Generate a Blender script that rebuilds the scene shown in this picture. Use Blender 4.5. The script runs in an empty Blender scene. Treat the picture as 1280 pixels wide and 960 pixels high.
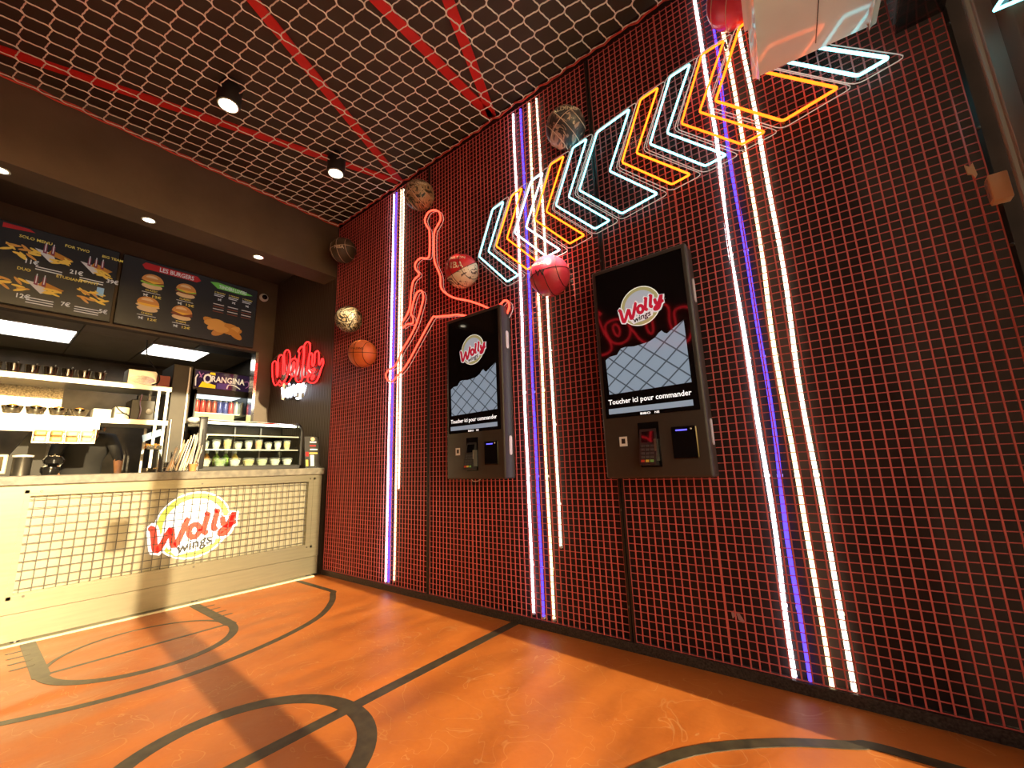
import bpy, bmesh, math, random
from mathutils import Vector, Matrix
random.seed(7)
S = bpy.context.scene
COL = S.collection

# ------------------------------------------------------------------ camera
FPX = 522.12                                    # focal length in pixels of the 1280 wide frame
YAW, PITCH, ROLL = math.radians(37.619), math.radians(11.078), math.radians(-2.021)
CAM = Vector((3.848, -2.098, 0.90))
_f = Vector((-math.sin(YAW) * math.cos(PITCH), math.cos(YAW) * math.cos(PITCH), math.sin(PITCH)))
_r = Vector((math.cos(YAW), math.sin(YAW), 0))
_u = _r.cross(_f)
RT = _r * math.cos(ROLL) + _u * math.sin(ROLL)
UP = -_r * math.sin(ROLL) + _u * math.cos(ROLL)
cd = bpy.data.cameras.new('camera')
cam = bpy.data.objects.new('camera', cd)
COL.objects.link(cam)
cam.matrix_world = Matrix(((RT.x, UP.x, -_f.x, CAM.x), (RT.y, UP.y, -_f.y, CAM.y), (RT.z, UP.z, -_f.z, CAM.z), (0, 0, 0, 1)))
cd.sensor_width = 36
cd.lens = FPX / 1280 * 36
cd.clip_start = 0.02
S.camera = cam

# ------------------------------------------------------------------ view, sky, sun
S.view_settings.view_transform = 'Standard'
S.view_settings.look = 'None'
S.view_settings.gamma = 1
S.view_settings.use_curve_mapping = False
S.view_settings.exposure = 0.3
SUN_EL = math.radians(15.5)
SUN_DIR = Vector((-1, 0.051, -math.tan(SUN_EL))).normalized()
w = bpy.data.worlds.new('evening_sky')
S.world = w
w.use_nodes = True
nt = w.node_tree
sky = nt.nodes.new('ShaderNodeTexSky')
sky.sky_type = 'NISHITA'
sky.sun_disc = False
sky.sun_elevation = SUN_EL
sky.sun_rotation = math.radians(90)
sky.air_density = 1.5
sky.dust_density = 4
nt.links.new(sky.outputs[0], nt.nodes['Background'].inputs[0])
nt.nodes['Background'].inputs[1].default_value = 0.26
sd = bpy.data.lights.new('sun', 'SUN')
sd.energy = 10.4
sd.color = (1.0, 0.80, 0.50)
sd.angle = math.radians(0.7)
sun = bpy.data.objects.new('sun', sd)
COL.objects.link(sun)
sun.rotation_euler = SUN_DIR.to_track_quat('-Z', 'Y').to_euler()
sun.location = (9, -3, 5)

# ------------------------------------------------------------------ where a point of the photograph lies on a plane of the room
def ray(u, v):
    return RT * ((u - 640) / FPX) - UP * ((v - 480) / FPX) + _f
def W(u, v, y=0.0):
    d = ray(u, v); return CAM + d * ((y - CAM.y) / d.y)
def F(u, v, z=0.0):
    d = ray(u, v); return CAM + d * ((z - CAM.z) / d.z)
def B(u, v, x=0.0):
    d = ray(u, v); return CAM + d * ((x - CAM.x) / d.x)

# ------------------------------------------------------------------ materials
def pm(name, col, col2=None, scale=8.0, rough=0.6, metal=0.0, bump=0.0, bscale=None, spec=0.5, emit=None, estr=0.0, detail=4, stretch=None, trans=None, coat=0):
    m = bpy.data.materials.new(name)
    m.use_nodes = True
    n = m.node_tree; b = n.nodes['Principled BSDF']
    if col2 is None:
        col2 = tuple(c * 0.86 for c in col)
    tc = n.nodes.new('ShaderNodeTexCoord')
    mp = n.nodes.new('ShaderNodeMapping')
    if stretch: mp.inputs['Scale'].default_value = stretch
    n.links.new(tc.outputs['Object'], mp.inputs[0])
    nz = n.nodes.new('ShaderNodeTexNoise')
    nz.inputs['Scale'].default_value = scale
    nz.inputs['Detail'].default_value = detail
    n.links.new(mp.outputs[0], nz.inputs['Vector'])
    rp = n.nodes.new('ShaderNodeValToRGB')
    rp.color_ramp.elements[0].position = 0.3; rp.color_ramp.elements[1].position = 0.7
    rp.color_ramp.elements[0].color = (*col2, 1); rp.color_ramp.elements[1].color = (*col, 1)
    n.links.new(nz.outputs['Fac'], rp.inputs[0])
    n.links.new(rp.outputs[0], b.inputs['Base Color'])
    b.inputs['Roughness'].default_value = rough
    b.inputs['Metallic'].default_value = metal
    b.inputs['Specular IOR Level'].default_value = spec
    if coat:
        b.inputs['Coat Weight'].default_value = coat
        b.inputs['Coat Roughness'].default_value = 0.06
    if bump:
        nb = n.nodes.new('ShaderNodeTexNoise'); nb.inputs['Scale'].default_value = bscale or scale * 4
        nb.inputs['Detail'].default_value = 3
        n.links.new(mp.outputs[0], nb.inputs['Vector'])
        bp = n.nodes.new('ShaderNodeBump'); bp.inputs['Strength'].default_value = bump; bp.inputs['Distance'].default_value = 0.01
        n.links.new(nb.outputs['Fac'], bp.inputs['Height']); n.links.new(bp.outputs[0], b.inputs['Normal'])
    if emit:
        b.inputs['Emission Color'].default_value = (*emit, 1)
        b.inputs['Emission Strength'].default_value = estr
    return m
def em(name, col, strength):
    m = bpy.data.materials.new(name); m.use_nodes = True
    n = m.node_tree; n.nodes.clear()
    o = n.nodes.new('ShaderNodeOutputMaterial'); e = n.nodes.new('ShaderNodeEmission')
    e.inputs[0].default_value = (*col, 1); e.inputs[1].default_value = strength
    n.links.new(e.outputs[0], o.inputs[0])
    return m
def glassy(name, tint=(1, 1, 1), gloss=0.08, rough=0.02, ior=1.45, frost=0.0):
    """clear sheet: transparent with a mirror part that grows at grazing angles"""
    m = bpy.data.materials.new(name); m.use_nodes = True
    n = m.node_tree; n.nodes.clear()
    o = n.nodes.new('ShaderNodeOutputMaterial')
    t = n.nodes.new('ShaderNodeBsdfTransparent'); t.inputs[0].default_value = (*tint, 1)
    g = n.nodes.new('ShaderNodeBsdfGlossy'); g.inputs['Roughness'].default_value = rough
    fr = n.nodes.new('ShaderNodeLayerWeight'); fr.inputs['Blend'].default_value = gloss
    mx = n.nodes.new('ShaderNodeMixShader')
    n.links.new(fr.outputs[0], mx.inputs[0]); n.links.new(t.outputs[0], mx.inputs[1]); n.links.new(g.outputs[0], mx.inputs[2])
    last = mx.outputs[0]
    if frost:
        d = n.nodes.new('ShaderNodeBsdfDiffuse'); d.inputs[0].default_value = (0.8, 0.82, 0.85, 1)
        m2 = n.nodes.new('ShaderNodeMixShader'); m2.inputs[0].default_value = frost
        n.links.new(last, m2.inputs[1]); n.links.new(d.outputs[0], m2.inputs[2]); last = m2.outputs[0]
    n.links.new(last, o.inputs[0])
    return m

# ------------------------------------------------------------------ mesh builder
ORG = {}
class MB:
    def __init__(self): self.v = []; self.f = []
    def add(self, vs, fs):
        k = len(self.v); self.v += [Vector(p) for p in vs]; self.f += [tuple(i + k for i in q) for q in fs]; return self
    def box(self, a, b):
        x0, y0, z0 = (min(a[i], b[i]) for i in range(3)); x1, y1, z1 = (max(a[i], b[i]) for i in range(3))
        return self.add([(x0, y0, z0), (x1, y0, z0), (x1, y1, z0), (x0, y1, z0), (x0, y0, z1), (x1, y0, z1), (x1, y1, z1), (x0, y1, z1)],
                        [(0, 3, 2, 1), (4, 5, 6, 7), (0, 1, 5, 4), (1, 2, 6, 5), (2, 3, 7, 6), (3, 0, 4, 7)])
    def rbox(self, a, b, r=0.01, seg=2):
        bm = bmesh.new(); bmesh.ops.create_cube(bm, size=1)
        c = (Vector(a) + Vector(b)) / 2; s = Vector(b) - Vector(a)
        for q in bm.verts: q.co = Vector((q.co.x * abs(s.x), q.co.y * abs(s.y), q.co.z * abs(s.z))) + c
        bmesh.ops.bevel(bm, geom=list(bm.edges), offset=r, segments=seg, profile=0.5, affect='EDGES')
        return self.bm(bm)
    def bm(self, bm, M=None):
        bm.verts.ensure_lookup_table()
        for i, q in enumerate(bm.verts): q.index = i
        self.add([(M @ q.co) if M else q.co.copy() for q in bm.verts], [tuple(q.index for q in f.verts) for f in bm.faces]); bm.free(); return self
    def tube(self, pts, r, seg=6, closed=False, caps=True):
        pts = [Vector(p) for p in pts]; n = len(pts); rings = []
        nrm = None
        for i, p in enumerate(pts):
            a = pts[(i - 1) % n] if (closed or i > 0) else p
            c = pts[(i + 1) % n] if (closed or i < n - 1) else p
            t = (c - a)
            t = t.normalized() if t.length > 1e-9 else Vector((0, 0, 1))
            if nrm is None:
                h = Vector((0, 1, 0)) if abs(t.y) < 0.9 else Vector((1, 0, 0))
                nrm = (h - t * h.dot(t)).normalized()
            else:
                nrm = (nrm - t * nrm.dot(t))
                nrm = nrm.normalized() if nrm.length > 1e-6 else t.orthogonal().normalized()
            bn = t.cross(nrm)
            rr = r[i] if isinstance(r, (list, tuple)) else r
            rings.append([p + (nrm * math.cos(2 * math.pi * k / seg + math.pi / seg) + bn * math.sin(2 * math.pi * k / seg + math.pi / seg)) * rr for k in range(seg)])
        vs = [q for g in rings for q in g]; fs = []
        for i in range(n if closed else n - 1):
            j = (i + 1) % n
            for k in range(seg):
                l = (k + 1) % seg
                fs.append((i * seg + k, i * seg + l, j * seg + l, j * seg + k))
        if not closed and caps:
            fs.append(tuple(range(seg))[::-1]); fs.append(tuple((n - 1) * seg + k for k in range(seg)))
        return self.add(vs, fs)
    def lathe(self, prof, c=(0, 0, 0), axis=(0, 0, 1), seg=16, caps=True):
        """prof: list of (radius, height) along the axis"""
        ax = Vector(axis).normalized(); a = ax.orthogonal().normalized(); b = ax.cross(a); c = Vector(c)
        vs = []; fs = []
        for r, h in prof:
            for k in range(seg):
                t = 2 * math.pi * k / seg
                vs.append(c + ax * h + (a * math.cos(t) + b * math.sin(t)) * r)
        for i in range(len(prof) - 1):
            for k in range(seg):
                l = (k + 1) % seg
                fs.append((i * seg + k, i * seg + l, (i + 1) * seg + l, (i + 1) * seg + k))
        if caps:
            fs.append(tuple(range(seg))[::-1]); fs.append(tuple((len(prof) - 1) * seg + k for k in range(seg)))
        return self.add(vs, fs)
    def prism(self, poly, d):
        """poly: 3D points of a flat outline, d: thickness vector"""
        n = len(poly); d = Vector(d); p = [Vector(q) for q in poly]
        return self.add(p + [q + d for q in p], [tuple(range(n))[::-1], tuple(range(n, 2 * n))] + [(i, (i + 1) % n, n + (i + 1) % n, n + i) for i in range(n)])
    def sphere(self, c, r, seg=20, rings=12, sc=(1, 1, 1)):
        c = Vector(c); vs = [c + Vector((0, 0, r * sc[2]))]; fs = []
        for i in range(1, rings):
            t = math.pi * i / rings
            for k in range(seg):
                p = 2 * math.pi * k / seg
                vs.append(c + Vector((r * sc[0] * math.sin(t) * math.cos(p), r * sc[1] * math.sin(t) * math.sin(p), r * sc[2] * math.cos(t))))
        vs.append(c - Vector((0, 0, r * sc[2])))
        for k in range(seg): fs.append((0, 1 + k, 1 + (k + 1) % seg))
        for i in range(rings - 2):
            for k in range(seg):
                l = (k + 1) % seg
                fs.append((1 + i * seg + k, 1 + (i + 1) * seg + k, 1 + (i + 1) * seg + l, 1 + i * seg + l))
        last = len(vs) - 1; o = 1 + (rings - 2) * seg
        for k in range(seg): fs.append((last, o + (k + 1) % seg, o + k))
        return self.add(vs, fs)
    def ribbon(self, pts, wd, nrm, th=0.0015):
        """flat stroke of width wd with round ends, lying in the plane with normal nrm"""
        nrm = Vector(nrm).normalized(); pts = [Vector(p) for p in pts]
        L = []; R = []
        for i, p in enumerate(pts):
            t = (pts[min(i + 1, len(pts) - 1)] - pts[max(i - 1, 0)]).normalized()
            s = nrm.cross(t) * (wd / 2)
            L.append(p + s); R.append(p - s)
        def cap(p, t):
            s = nrm.cross(t) * (wd / 2); t = t.normalized() * (wd / 2)
            return [p + s * math.cos(a) + t * math.sin(a) for a in (math.pi * k / 6 for k in range(1, 6))]
        t1 = pts[-1] - pts[-2]; t0 = pts[0] - pts[1]
        for i in range(len(pts) - 1):
            self.prism([L[i], L[i + 1], R[i + 1], R[i]][::-1], nrm * th)
        self.prism(([L[-1]] + cap(pts[-1], t1) + [R[-1]])[::-1], nrm * th)
        self.prism(([R[0]] + cap(pts[0], t0) + [L[0]])[::-1], nrm * th)
        return self
    def build(self, name, mat, parent=None, smooth=False, label=None, loc=None, kind=None):
        org = Vector((0, 0, 0))
        if parent is not None: org = ORG[parent.name]
        elif loc is not None: org = Vector(loc)
        me = bpy.data.meshes.new(name)
        me.from_pydata([tuple(p - org) for p in self.v], [], self.f)
        me.update()
        o = bpy.data.objects.new(name, me); COL.objects.link(o)
        if mat is not None: me.materials.append(mat)
        if smooth:
            me.polygons.foreach_set('use_smooth', [True] * len(me.polygons))
            try: me.set_sharp_from_angle(angle=math.radians(40))
            except Exception: pass
        if parent is not None: o.parent = parent
        else: o.location = org
        ORG[o.name] = org
        if label: o['label'] = label
        if kind: o['kind'] = kind
        return o
def tag(o, label=None, cat=None, group=None, kind=None):
    if label: o['label'] = label
    if cat: o['category'] = cat
    if group: o['group'] = group
    if kind: o['kind'] = kind
    return o
def thing(name, loc, label, cat, group=None):
    o = bpy.data.objects.new(name, None); COL.objects.link(o); o.location = loc
    o.empty_display_size = 0.05
    ORG[o.name] = Vector(loc)
    return tag(o, label, cat, group)
def copy_thing(src, loc, label=None, group=None):
    r = src.copy(); COL.objects.link(r); r.location = loc; ORG[r.name] = Vector(loc)
    if label: r['label'] = label
    if group: r['group'] = group
    for ch in list(src.children):
        c = ch.copy(); COL.objects.link(c); c.parent = r; ORG[c.name] = Vector(loc)
        for g in list(ch.children):
            d = g.copy(); COL.objects.link(d); d.parent = c; ORG[d.name] = Vector(loc)
    return r
def struct(o, label=None):
    o['kind'] = 'structure'
    if label: o['label'] = label
    return o
def smooth_path(pts, n=5, closed=False):
    """Catmull-Rom through the points"""
    pts = [Vector(p) for p in pts]; m = len(pts); out = []
    rng = range(m) if closed else range(m - 1)
    for i in rng:
        g = lambda k: pts[k % m] if closed else pts[max(0, min(m - 1, k))]
        p0, p1, p2, p3 = g(i - 1), g(i), g(i + 1), g(i + 2)
        for k in range(n):
            t = k / n
            out.append(0.5 * ((2 * p1) + (p2 - p0) * t + (2 * p0 - 5 * p1 + 4 * p2 - p3) * t * t + (3 * p1 - p0 - 3 * p2 + p3) * t ** 3))
    if not closed: out.append(pts[-1])
    return out
def round_poly(pts, r, n=4):
    """closed outline with rounded corners"""
    pts = [Vector(p) for p in pts]; m = len(pts); out = []
    for i in range(m):
        p = pts[i]; a = pts[i - 1] - p; b = pts[(i + 1) % m] - p
        k = min(r, a.length * 0.4, b.length * 0.4)
        s = p + a.normalized() * k; e = p + b.normalized() * k
        for j in range(n + 1):
            t = j / n
            out.append(s * (1 - t) ** 2 + p * 2 * t * (1 - t) + e * t * t)
    return out
_tc = {}
def text_verts(s, bold=0.0):
    """outline mesh of a word in the built-in font: (verts2d, faces), height about 0.7 per unit"""
    key = (s, bold)
    if key in _tc: return _tc[key]
    cu = bpy.data.curves.new('t', 'FONT'); cu.body = s; cu.resolution_u = 2; cu.offset = bold
    ob = bpy.data.objects.new('t', cu); COL.objects.link(ob)
    dg = bpy.context.evaluated_depsgraph_get()
    me = bpy.data.meshes.new_from_object(ob.evaluated_get(dg))
    vs = [Vector((p.co.x, p.co.y)) for p in me.vertices]; fs = [tuple(p.vertices) for p in me.polygons]
    bpy.data.objects.remove(ob); bpy.data.curves.remove(cu); bpy.data.meshes.remove(me)
    _tc[key] = (vs, fs); return vs, fs
def add_text(mb, s, org, ux, uy, size, width=None, bold=0.0, center=False, shear=0.0):
    """write s flat on a plane: org left end of the base line, ux and uy unit vectors"""
    vs, fs = text_verts(s, bold)
    if not vs: return
    x0 = min(p.x for p in vs); x1 = max(p.x for p in vs)
    kx = size if width is None else width / (x1 - x0)
    ux = Vector(ux); uy = Vector(uy); org = Vector(org)
    off = -(x0 + x1) / 2 if center else -x0
    mb.add([org + ux * ((p.x + off + p.y * shear) * kx) + uy * (p.y * size) for p in vs], fs)
    return mb

# ------------------------------------------------------------------ palette
RED_WIRE = pm('red_painted_wire', (0.76, 0.155, 0.14), (0.62, 0.12, 0.11), 30, 0.3)
BLACK_WALL = pm('black_painted_board', (0.048, 0.030, 0.027), (0.028, 0.018, 0.017), 5, 0.7, bump=0.02, bscale=60, spec=0.15)
BLACK_METAL = pm('black_metal', (0.018, 0.016, 0.015), None, 20, 0.42)
KIOSK_PAINT = pm('anthracite_paint', (0.042, 0.032, 0.026), (0.037, 0.028, 0.023), 40, 0.42)
SCREEN_BLACK = pm('black_screen_glass', (0.006, 0.005, 0.006), None, 4, 0.045, spec=0.5)
STEEL = pm('brushed_steel', (0.62, 0.60, 0.55), (0.50, 0.48, 0.44), 6, 0.34, 1.0, stretch=(30, 1, 30))
STEEL_LIGHT = pm('satin_steel_panel', (0.235, 0.208, 0.142), (0.205, 0.181, 0.124), 5, 0.31, 0.64, stretch=(3, 1, 14))
DARK_STEEL = pm('dark_steel', (0.13, 0.115, 0.095), (0.08, 0.072, 0.06), 6, 0.4, 0.8)
WHITE_PLASTIC = pm('white_plastic', (0.82, 0.80, 0.76), None, 12, 0.35)
AC_WHITE = pm('glossy_white_plastic', (0.78, 0.74, 0.68), (0.74, 0.70, 0.64), 5, 0.12, spec=0.8, coat=0.6)
CREAM_ROPE = pm('cream_rope', (0.95, 0.90, 0.80), (0.88, 0.82, 0.70), 60, 0.8)
RED_ROPE = pm('red_rope', (0.75, 0.10, 0.06), (0.55, 0.05, 0.04), 60, 0.7)
RED_BAR = pm('red_painted_bar', (0.80, 0.025, 0.02), (0.70, 0.02, 0.018), 9, 0.5)
CEIL = pm('dark_brown_ceiling_paint', (0.075, 0.055, 0.038), (0.058, 0.042, 0.029), 3, 0.75, bump=0.05)
BEAM = pm('dark_brown_render', (0.115, 0.080, 0.050), (0.085, 0.058, 0.036), 4, 0.6, bump=0.12, bscale=25)
STONE = pm('grey_brown_stone', (0.19, 0.165, 0.125), (0.10, 0.088, 0.068), 26, 0.35, bump=0.05)
SPECKLE = pm('speckled_black_stone', (0.085, 0.07, 0.06), (0.010, 0.008, 0.008), 120, 0.35, detail=8)
ALU = pm('grey_aluminium', (0.34, 0.31, 0.28), (0.30, 0.275, 0.245), 4, 0.5, 0.3)
ACRYLIC = glassy('clear_acrylic', (0.93, 0.95, 0.95), rough=0.03, ior=1.35)
ACRYLIC_EDGE_GLOW = pm('acrylic_edge_glow', (0.75, 0.75, 0.72), None, 10, 0.3, emit=(1, 0.75, 0.65), estr=0.25)  # bright plate edges: the glow is put in as emission, no lamp here
GLASS = glassy('window_glass', (0.96, 0.97, 0.95), rough=0.01, ior=1.45)
CASE_GLASS = glassy('display_glass', (0.93, 0.97, 0.93), rough=0.01, ior=1.4)
TINT_PANEL = pm('brown_tinted_glass', (0.11, 0.075, 0.05), (0.075, 0.05, 0.034), 3, 0.10, spec=0.7)
N_CYAN = em('cyan_neon', (0.26, 0.93, 1.0), 3.4)
N_WHITE = em('cool_white_neon', (0.62, 0.93, 1.0), 3.2)
N_ORANGE = em('amber_neon', (1.0, 0.15, 0.008), 4.2)
N_ORRED = em('orange_red_neon', (1.0, 0.11, 0.006), 4.6)
N_RED = em('coral_red_neon', (1.0, 0.060, 0.030), 3.4)
N_SIGNRED = em('pure_red_neon', (1.0, 0.022, 0.020), 3.2)
N_SIGNWHITE = em('blue_white_neon', (0.85, 0.88, 1.0), 5.0)
L_WHITE = em('white_led', (0.95, 0.93, 1.0), 4.5)
L_BLUE = em('violet_blue_led', (0.085, 0.05, 1.0), 2.6)
L_WARM = em('warm_led', (1.0, 0.80, 0.42), 3.2)
L_WARM2 = em('pale_warm_led', (1.0, 0.88, 0.62), 3.2)
PANEL_LIGHT = em('kitchen_panel_light', (1.0, 0.96, 0.88), 6.0)
BULB = em('warm_bulb', (1.0, 0.86, 0.62), 9.0)

def floor_mat():
    m = bpy.data.materials.new('orange_court_vinyl'); m.use_nodes = True
    n = m.node_tree; b = n.nodes['Principled BSDF']
    tc = n.nodes.new('ShaderNodeTexCoord')
    n1 = n.nodes.new('ShaderNodeTexNoise'); n1.inputs['Scale'].default_value = 2.2; n1.inputs['Detail'].default_value = 9; n1.inputs['Roughness'].default_value = 0.72
    n.links.new(tc.outputs['Object'], n1.inputs['Vector'])
    r1 = n.nodes.new('ShaderNodeValToRGB')
    r1.color_ramp.elements[0].position = 0.3; r1.color_ramp.elements[0].color = (0.40, 0.100, 0.013, 1)
    r1.color_ramp.elements[1].position = 0.72; r1.color_ramp.elements[1].color = (0.54, 0.165, 0.028, 1)
    n.links.new(n1.outputs['Fac'], r1.inputs[0])
    # pale curved scuff marks
    n2 = n.nodes.new('ShaderNodeTexNoise'); n2.inputs['Scale'].default_value = 3.2; n2.inputs['Detail'].default_value = 2; n2.inputs['Distortion'].default_value = 2.4
    n.links.new(tc.outputs['Object'], n2.inputs['Vector'])
    r2 = n.nodes.new('ShaderNodeValToRGB')
    e = r2.color_ramp.elements
    e[0].position = 0.548; e[0].color = (0, 0, 0, 1); e[1].position = 0.566; e[1].color = (0, 0, 0, 1)
    k = e.new(0.557); k.color = (1, 1, 1, 1)
    n.links.new(n2.outputs['Fac'], r2.inputs[0])
    n3 = n.nodes.new('ShaderNodeTexNoise'); n3.inputs['Scale'].default_value = 5; n.links.new(tc.outputs['Object'], n3.inputs['Vector'])
    mu = n.nodes.new('ShaderNodeMath'); mu.operation = 'MULTIPLY'; n.links.new(r2.outputs[0], mu.inputs[0]); n.links.new(n3.outputs['Fac'], mu.inputs[1])
    mu2 = n.nodes.new('ShaderNodeMath'); mu2.operation = 'MULTIPLY'; mu2.inputs[1].default_value = 0.75; n.links.new(mu.outputs[0], mu2.inputs[0])
    mx = n.nodes.new('ShaderNodeMix'); mx.data_type = 'RGBA'
    n.links.new(mu2.outputs[0], mx.inputs[0]); n.links.new(r1.outputs[0], mx.inputs[6]); mx.inputs[7].default_value = (0.66, 0.36, 0.14, 1)
    n.links.new(mx.outputs[2], b.inputs['Base Color'])
    b.inputs['Roughness'].default_value = 0.48
    # soft waves of the loose laid sheet
    n4 = n.nodes.new('ShaderNodeTexNoise'); n4.inputs['Scale'].default_value = 1.5; n4.inputs['Detail'].default_value = 1.2
    mp = n.nodes.new('ShaderNodeMapping'); mp.inputs['Rotation'].default_value = (0, 0, 0.5); mp.inputs['Scale'].default_value = (2.4, 1, 1)
    n.links.new(tc.outputs['Object'], mp.inputs[0]); n.links.new(mp.outputs[0], n4.inputs['Vector'])
    bp = n.nodes.new('ShaderNodeBump'); bp.inputs['Strength'].default_value = 0.6; bp.inputs['Distance'].default_value = 0.04
    n.links.new(n4.outputs['Fac'], bp.inputs['Height'])
    n5 = n.nodes.new('ShaderNodeTexNoise'); n5.inputs['Scale'].default_value = 26; n5.inputs['Detail'].default_value = 4
    n.links.new(tc.outputs['Object'], n5.inputs['Vector'])
    b2 = n.nodes.new('ShaderNodeBump'); b2.inputs['Strength'].default_value = 0.22; b2.inputs['Distance'].default_value = 0.006
    n.links.new(n5.outputs['Fac'], b2.inputs['Height']); n.links.new(bp.outputs[0], b2.inputs['Normal'])
    n.links.new(b2.outputs[0], b.inputs['Normal'])
    return m
COURT = floor_mat()
LINE = pm('worn_black_line_paint', (0.070, 0.054, 0.030), (0.028, 0.022, 0.013), 22, 0.5, detail=8)

# ------------------------------------------------------------------ floor and court lines
YL, YR, XB, XF, ZC = -2.75, 0.03, -3.6, 4.47, 3.53
fl = MB().box((-0.02, YL, -0.08), (XF + 0.12, YR, 0)).build('floor', COURT)
struct(fl)
ZN = (0, 0, 1)
LZ = 0.0005
def line(pts, wd, name='court_line'):
    global LZ
    LZ += 0.00012
    return MB().ribbon([(p[0], p[1], 0.0002) for p in pts], wd, ZN, LZ).build(name, LINE, fl)
YC = -1.40
line([(2.2, -0.005), (2.2, YL + 0.01)], 0.058, 'centre_line')
def circ(cx, cy, r, a0, a1, n=40):
    return [(cx + r * math.cos(a0 + (a1 - a0) * i / n), cy + r * math.sin(a0 + (a1 - a0) * i / n)) for i in range(n + 1)]
line(circ(2.2, -1.437, 0.378, 0, 2 * math.pi, 64), 0.066, 'centre_circle')
tp = [(0.02, -0.235), (0.45, -0.235), (0.61, -0.24), (0.66, -0.27), (0.85, -0.385), (1.063, -0.582), (1.2, -0.83), (1.287, -1.118), (1.31, -1.4), (1.262, -1.66),
      (1.162, -1.891), (1.03, -2.13), (0.85, -2.39), (0.66, -2.53), (0.61, -2.56), (0.45, -2.565), (0.02, -2.565)]
tp = [(p.x, p.y) for p in smooth_path([(a, b, 0) for a, b in tp], 4)]
for mir in (0, 1):
    g = (lambda q: [(4.4 - a, b) for a, b in q]) if mir else (lambda q: q)
    line(g(tp), 0.042, 'three_point_line')
    line(g([(0.02, -0.966), (0.72, -0.966)]), 0.062, 'lane_line')
    line(g([(0.02, -1.752), (0.72, -1.752)]), 0.062, 'lane_line')
    line(g(circ(0.70, -1.359, 0.393, -math.pi / 2, math.pi / 2, 30)), 0.046, 'free_throw_arc')
    line(g(circ(0.70, -1.359, 0.385, math.pi / 2, math.pi * 1.5, 30)), 0.020, 'free_throw_arc')
    line(g([(0.70, -0.97), (0.70, -1.75)]), 0.022, 'free_throw_line')
    for x in (0.16, 0.27, 0.38, 0.49):
        line(g([(x, -0.955), (x, -0.885)]), 0.016, 'lane_mark')
        line(g([(x, -1.765), (x, -1.835)]), 0.016, 'lane_mark')

KITCHEN_FLOOR = pm('dark_kitchen_tile', (0.09, 0.075, 0.06), None, 5, 0.4)
struct(MB().box((XB, YL, -0.08), (-0.02, YR, 0)).build('floor_kitchen', KITCHEN_FLOOR))
# pavement in front of the shop
PAVE = pm('pale_paving', (0.80, 0.75, 0.68), (0.70, 0.65, 0.58), 2, 0.8)
struct(MB().box((XF + 0.12, -14, -0.12), (22, 14, -0.03)).build('floor_pavement', PAVE))

# ------------------------------------------------------------------ walls, beam, ceiling
wr = struct(MB().box((-0.0, 0.03, 0), (XF, 0.13, ZC)).build('wall_right', BLACK_WALL))
REED = pm('dark_reeded_panel', (0.11, 0.074, 0.052), (0.08, 0.054, 0.038), 6, 0.5, stretch=(16, 1, 0.6))
def reed_mat():
    m = REED; n = m.node_tree; b = n.nodes['Principled BSDF']
    tc = n.nodes.new('ShaderNodeTexCoord'); wv = n.nodes.new('ShaderNodeTexWave')
    wv.wave_type = 'BANDS'; wv.bands_direction = 'X'; wv.inputs['Scale'].default_value = 10.0; wv.inputs['Distortion'].default_value = 0.4
    n.links.new(tc.outputs['Object'], wv.inputs['Vector'])
    bp = n.nodes.new('ShaderNodeBump'); bp.inputs['Strength'].default_value = 0.6; bp.inputs['Distance'].default_value = 0.012
    n.links.new(wv.outputs['Fac'], bp.inputs['Height']); n.links.new(bp.outputs[0], b.inputs['Normal'])
reed_mat()
struct(MB().box((-1.4, 0.0, 0), (-0.0, 0.13, ZC)).build('wall_kitchen_side', REED))
struct(MB().box((XB, 0.03, 0), (-1.4, 0.13, 2.5)).build('wall_kitchen_right', DARK_STEEL))
struct(MB().box((XB - 0.1, YL, 0), (XB, YR + 0.1, 2.5)).build('wall_kitchen_back', DARK_STEEL))
struct(MB().box((XB - 0.1, YL - 0.1, -0.08), (XF + 0.12, YL, ZC)).build('wall_left', BLACK_WALL))
# the wall that carries the menu boards, open below towards the kitchen
struct(MB().box((-1.5, YL, 2.32), (-1.4, 0, ZC)).box((-1.5, -0.155, 0), (-1.4, 0, 2.32)).build('wall_menu', BEAM))
struct(MB().box((-0.25, YL, 2.868), (0, 0.03, ZC)).build('trim_beam', BEAM), 'dark bulkhead beam above the counter')
struct(MB().box((0, YL, ZC), (XF + 0.12, 0.13, ZC + 0.1)).build('ceiling', CEIL))
struct(MB().box((-1.4, YL, 3.22), (-0.25, 0, 3.3)).build('ceiling_counter', CEIL))
KCEIL = pm('dull_ceiling_tile', (0.34, 0.28, 0.20), (0.29, 0.24, 0.17), 4, 0.7)
kc = struct(MB().box((XB, YL, 2.425), (-1.5, 0.03, 2.5)).build('ceiling_kitchen', BEAM))
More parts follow.
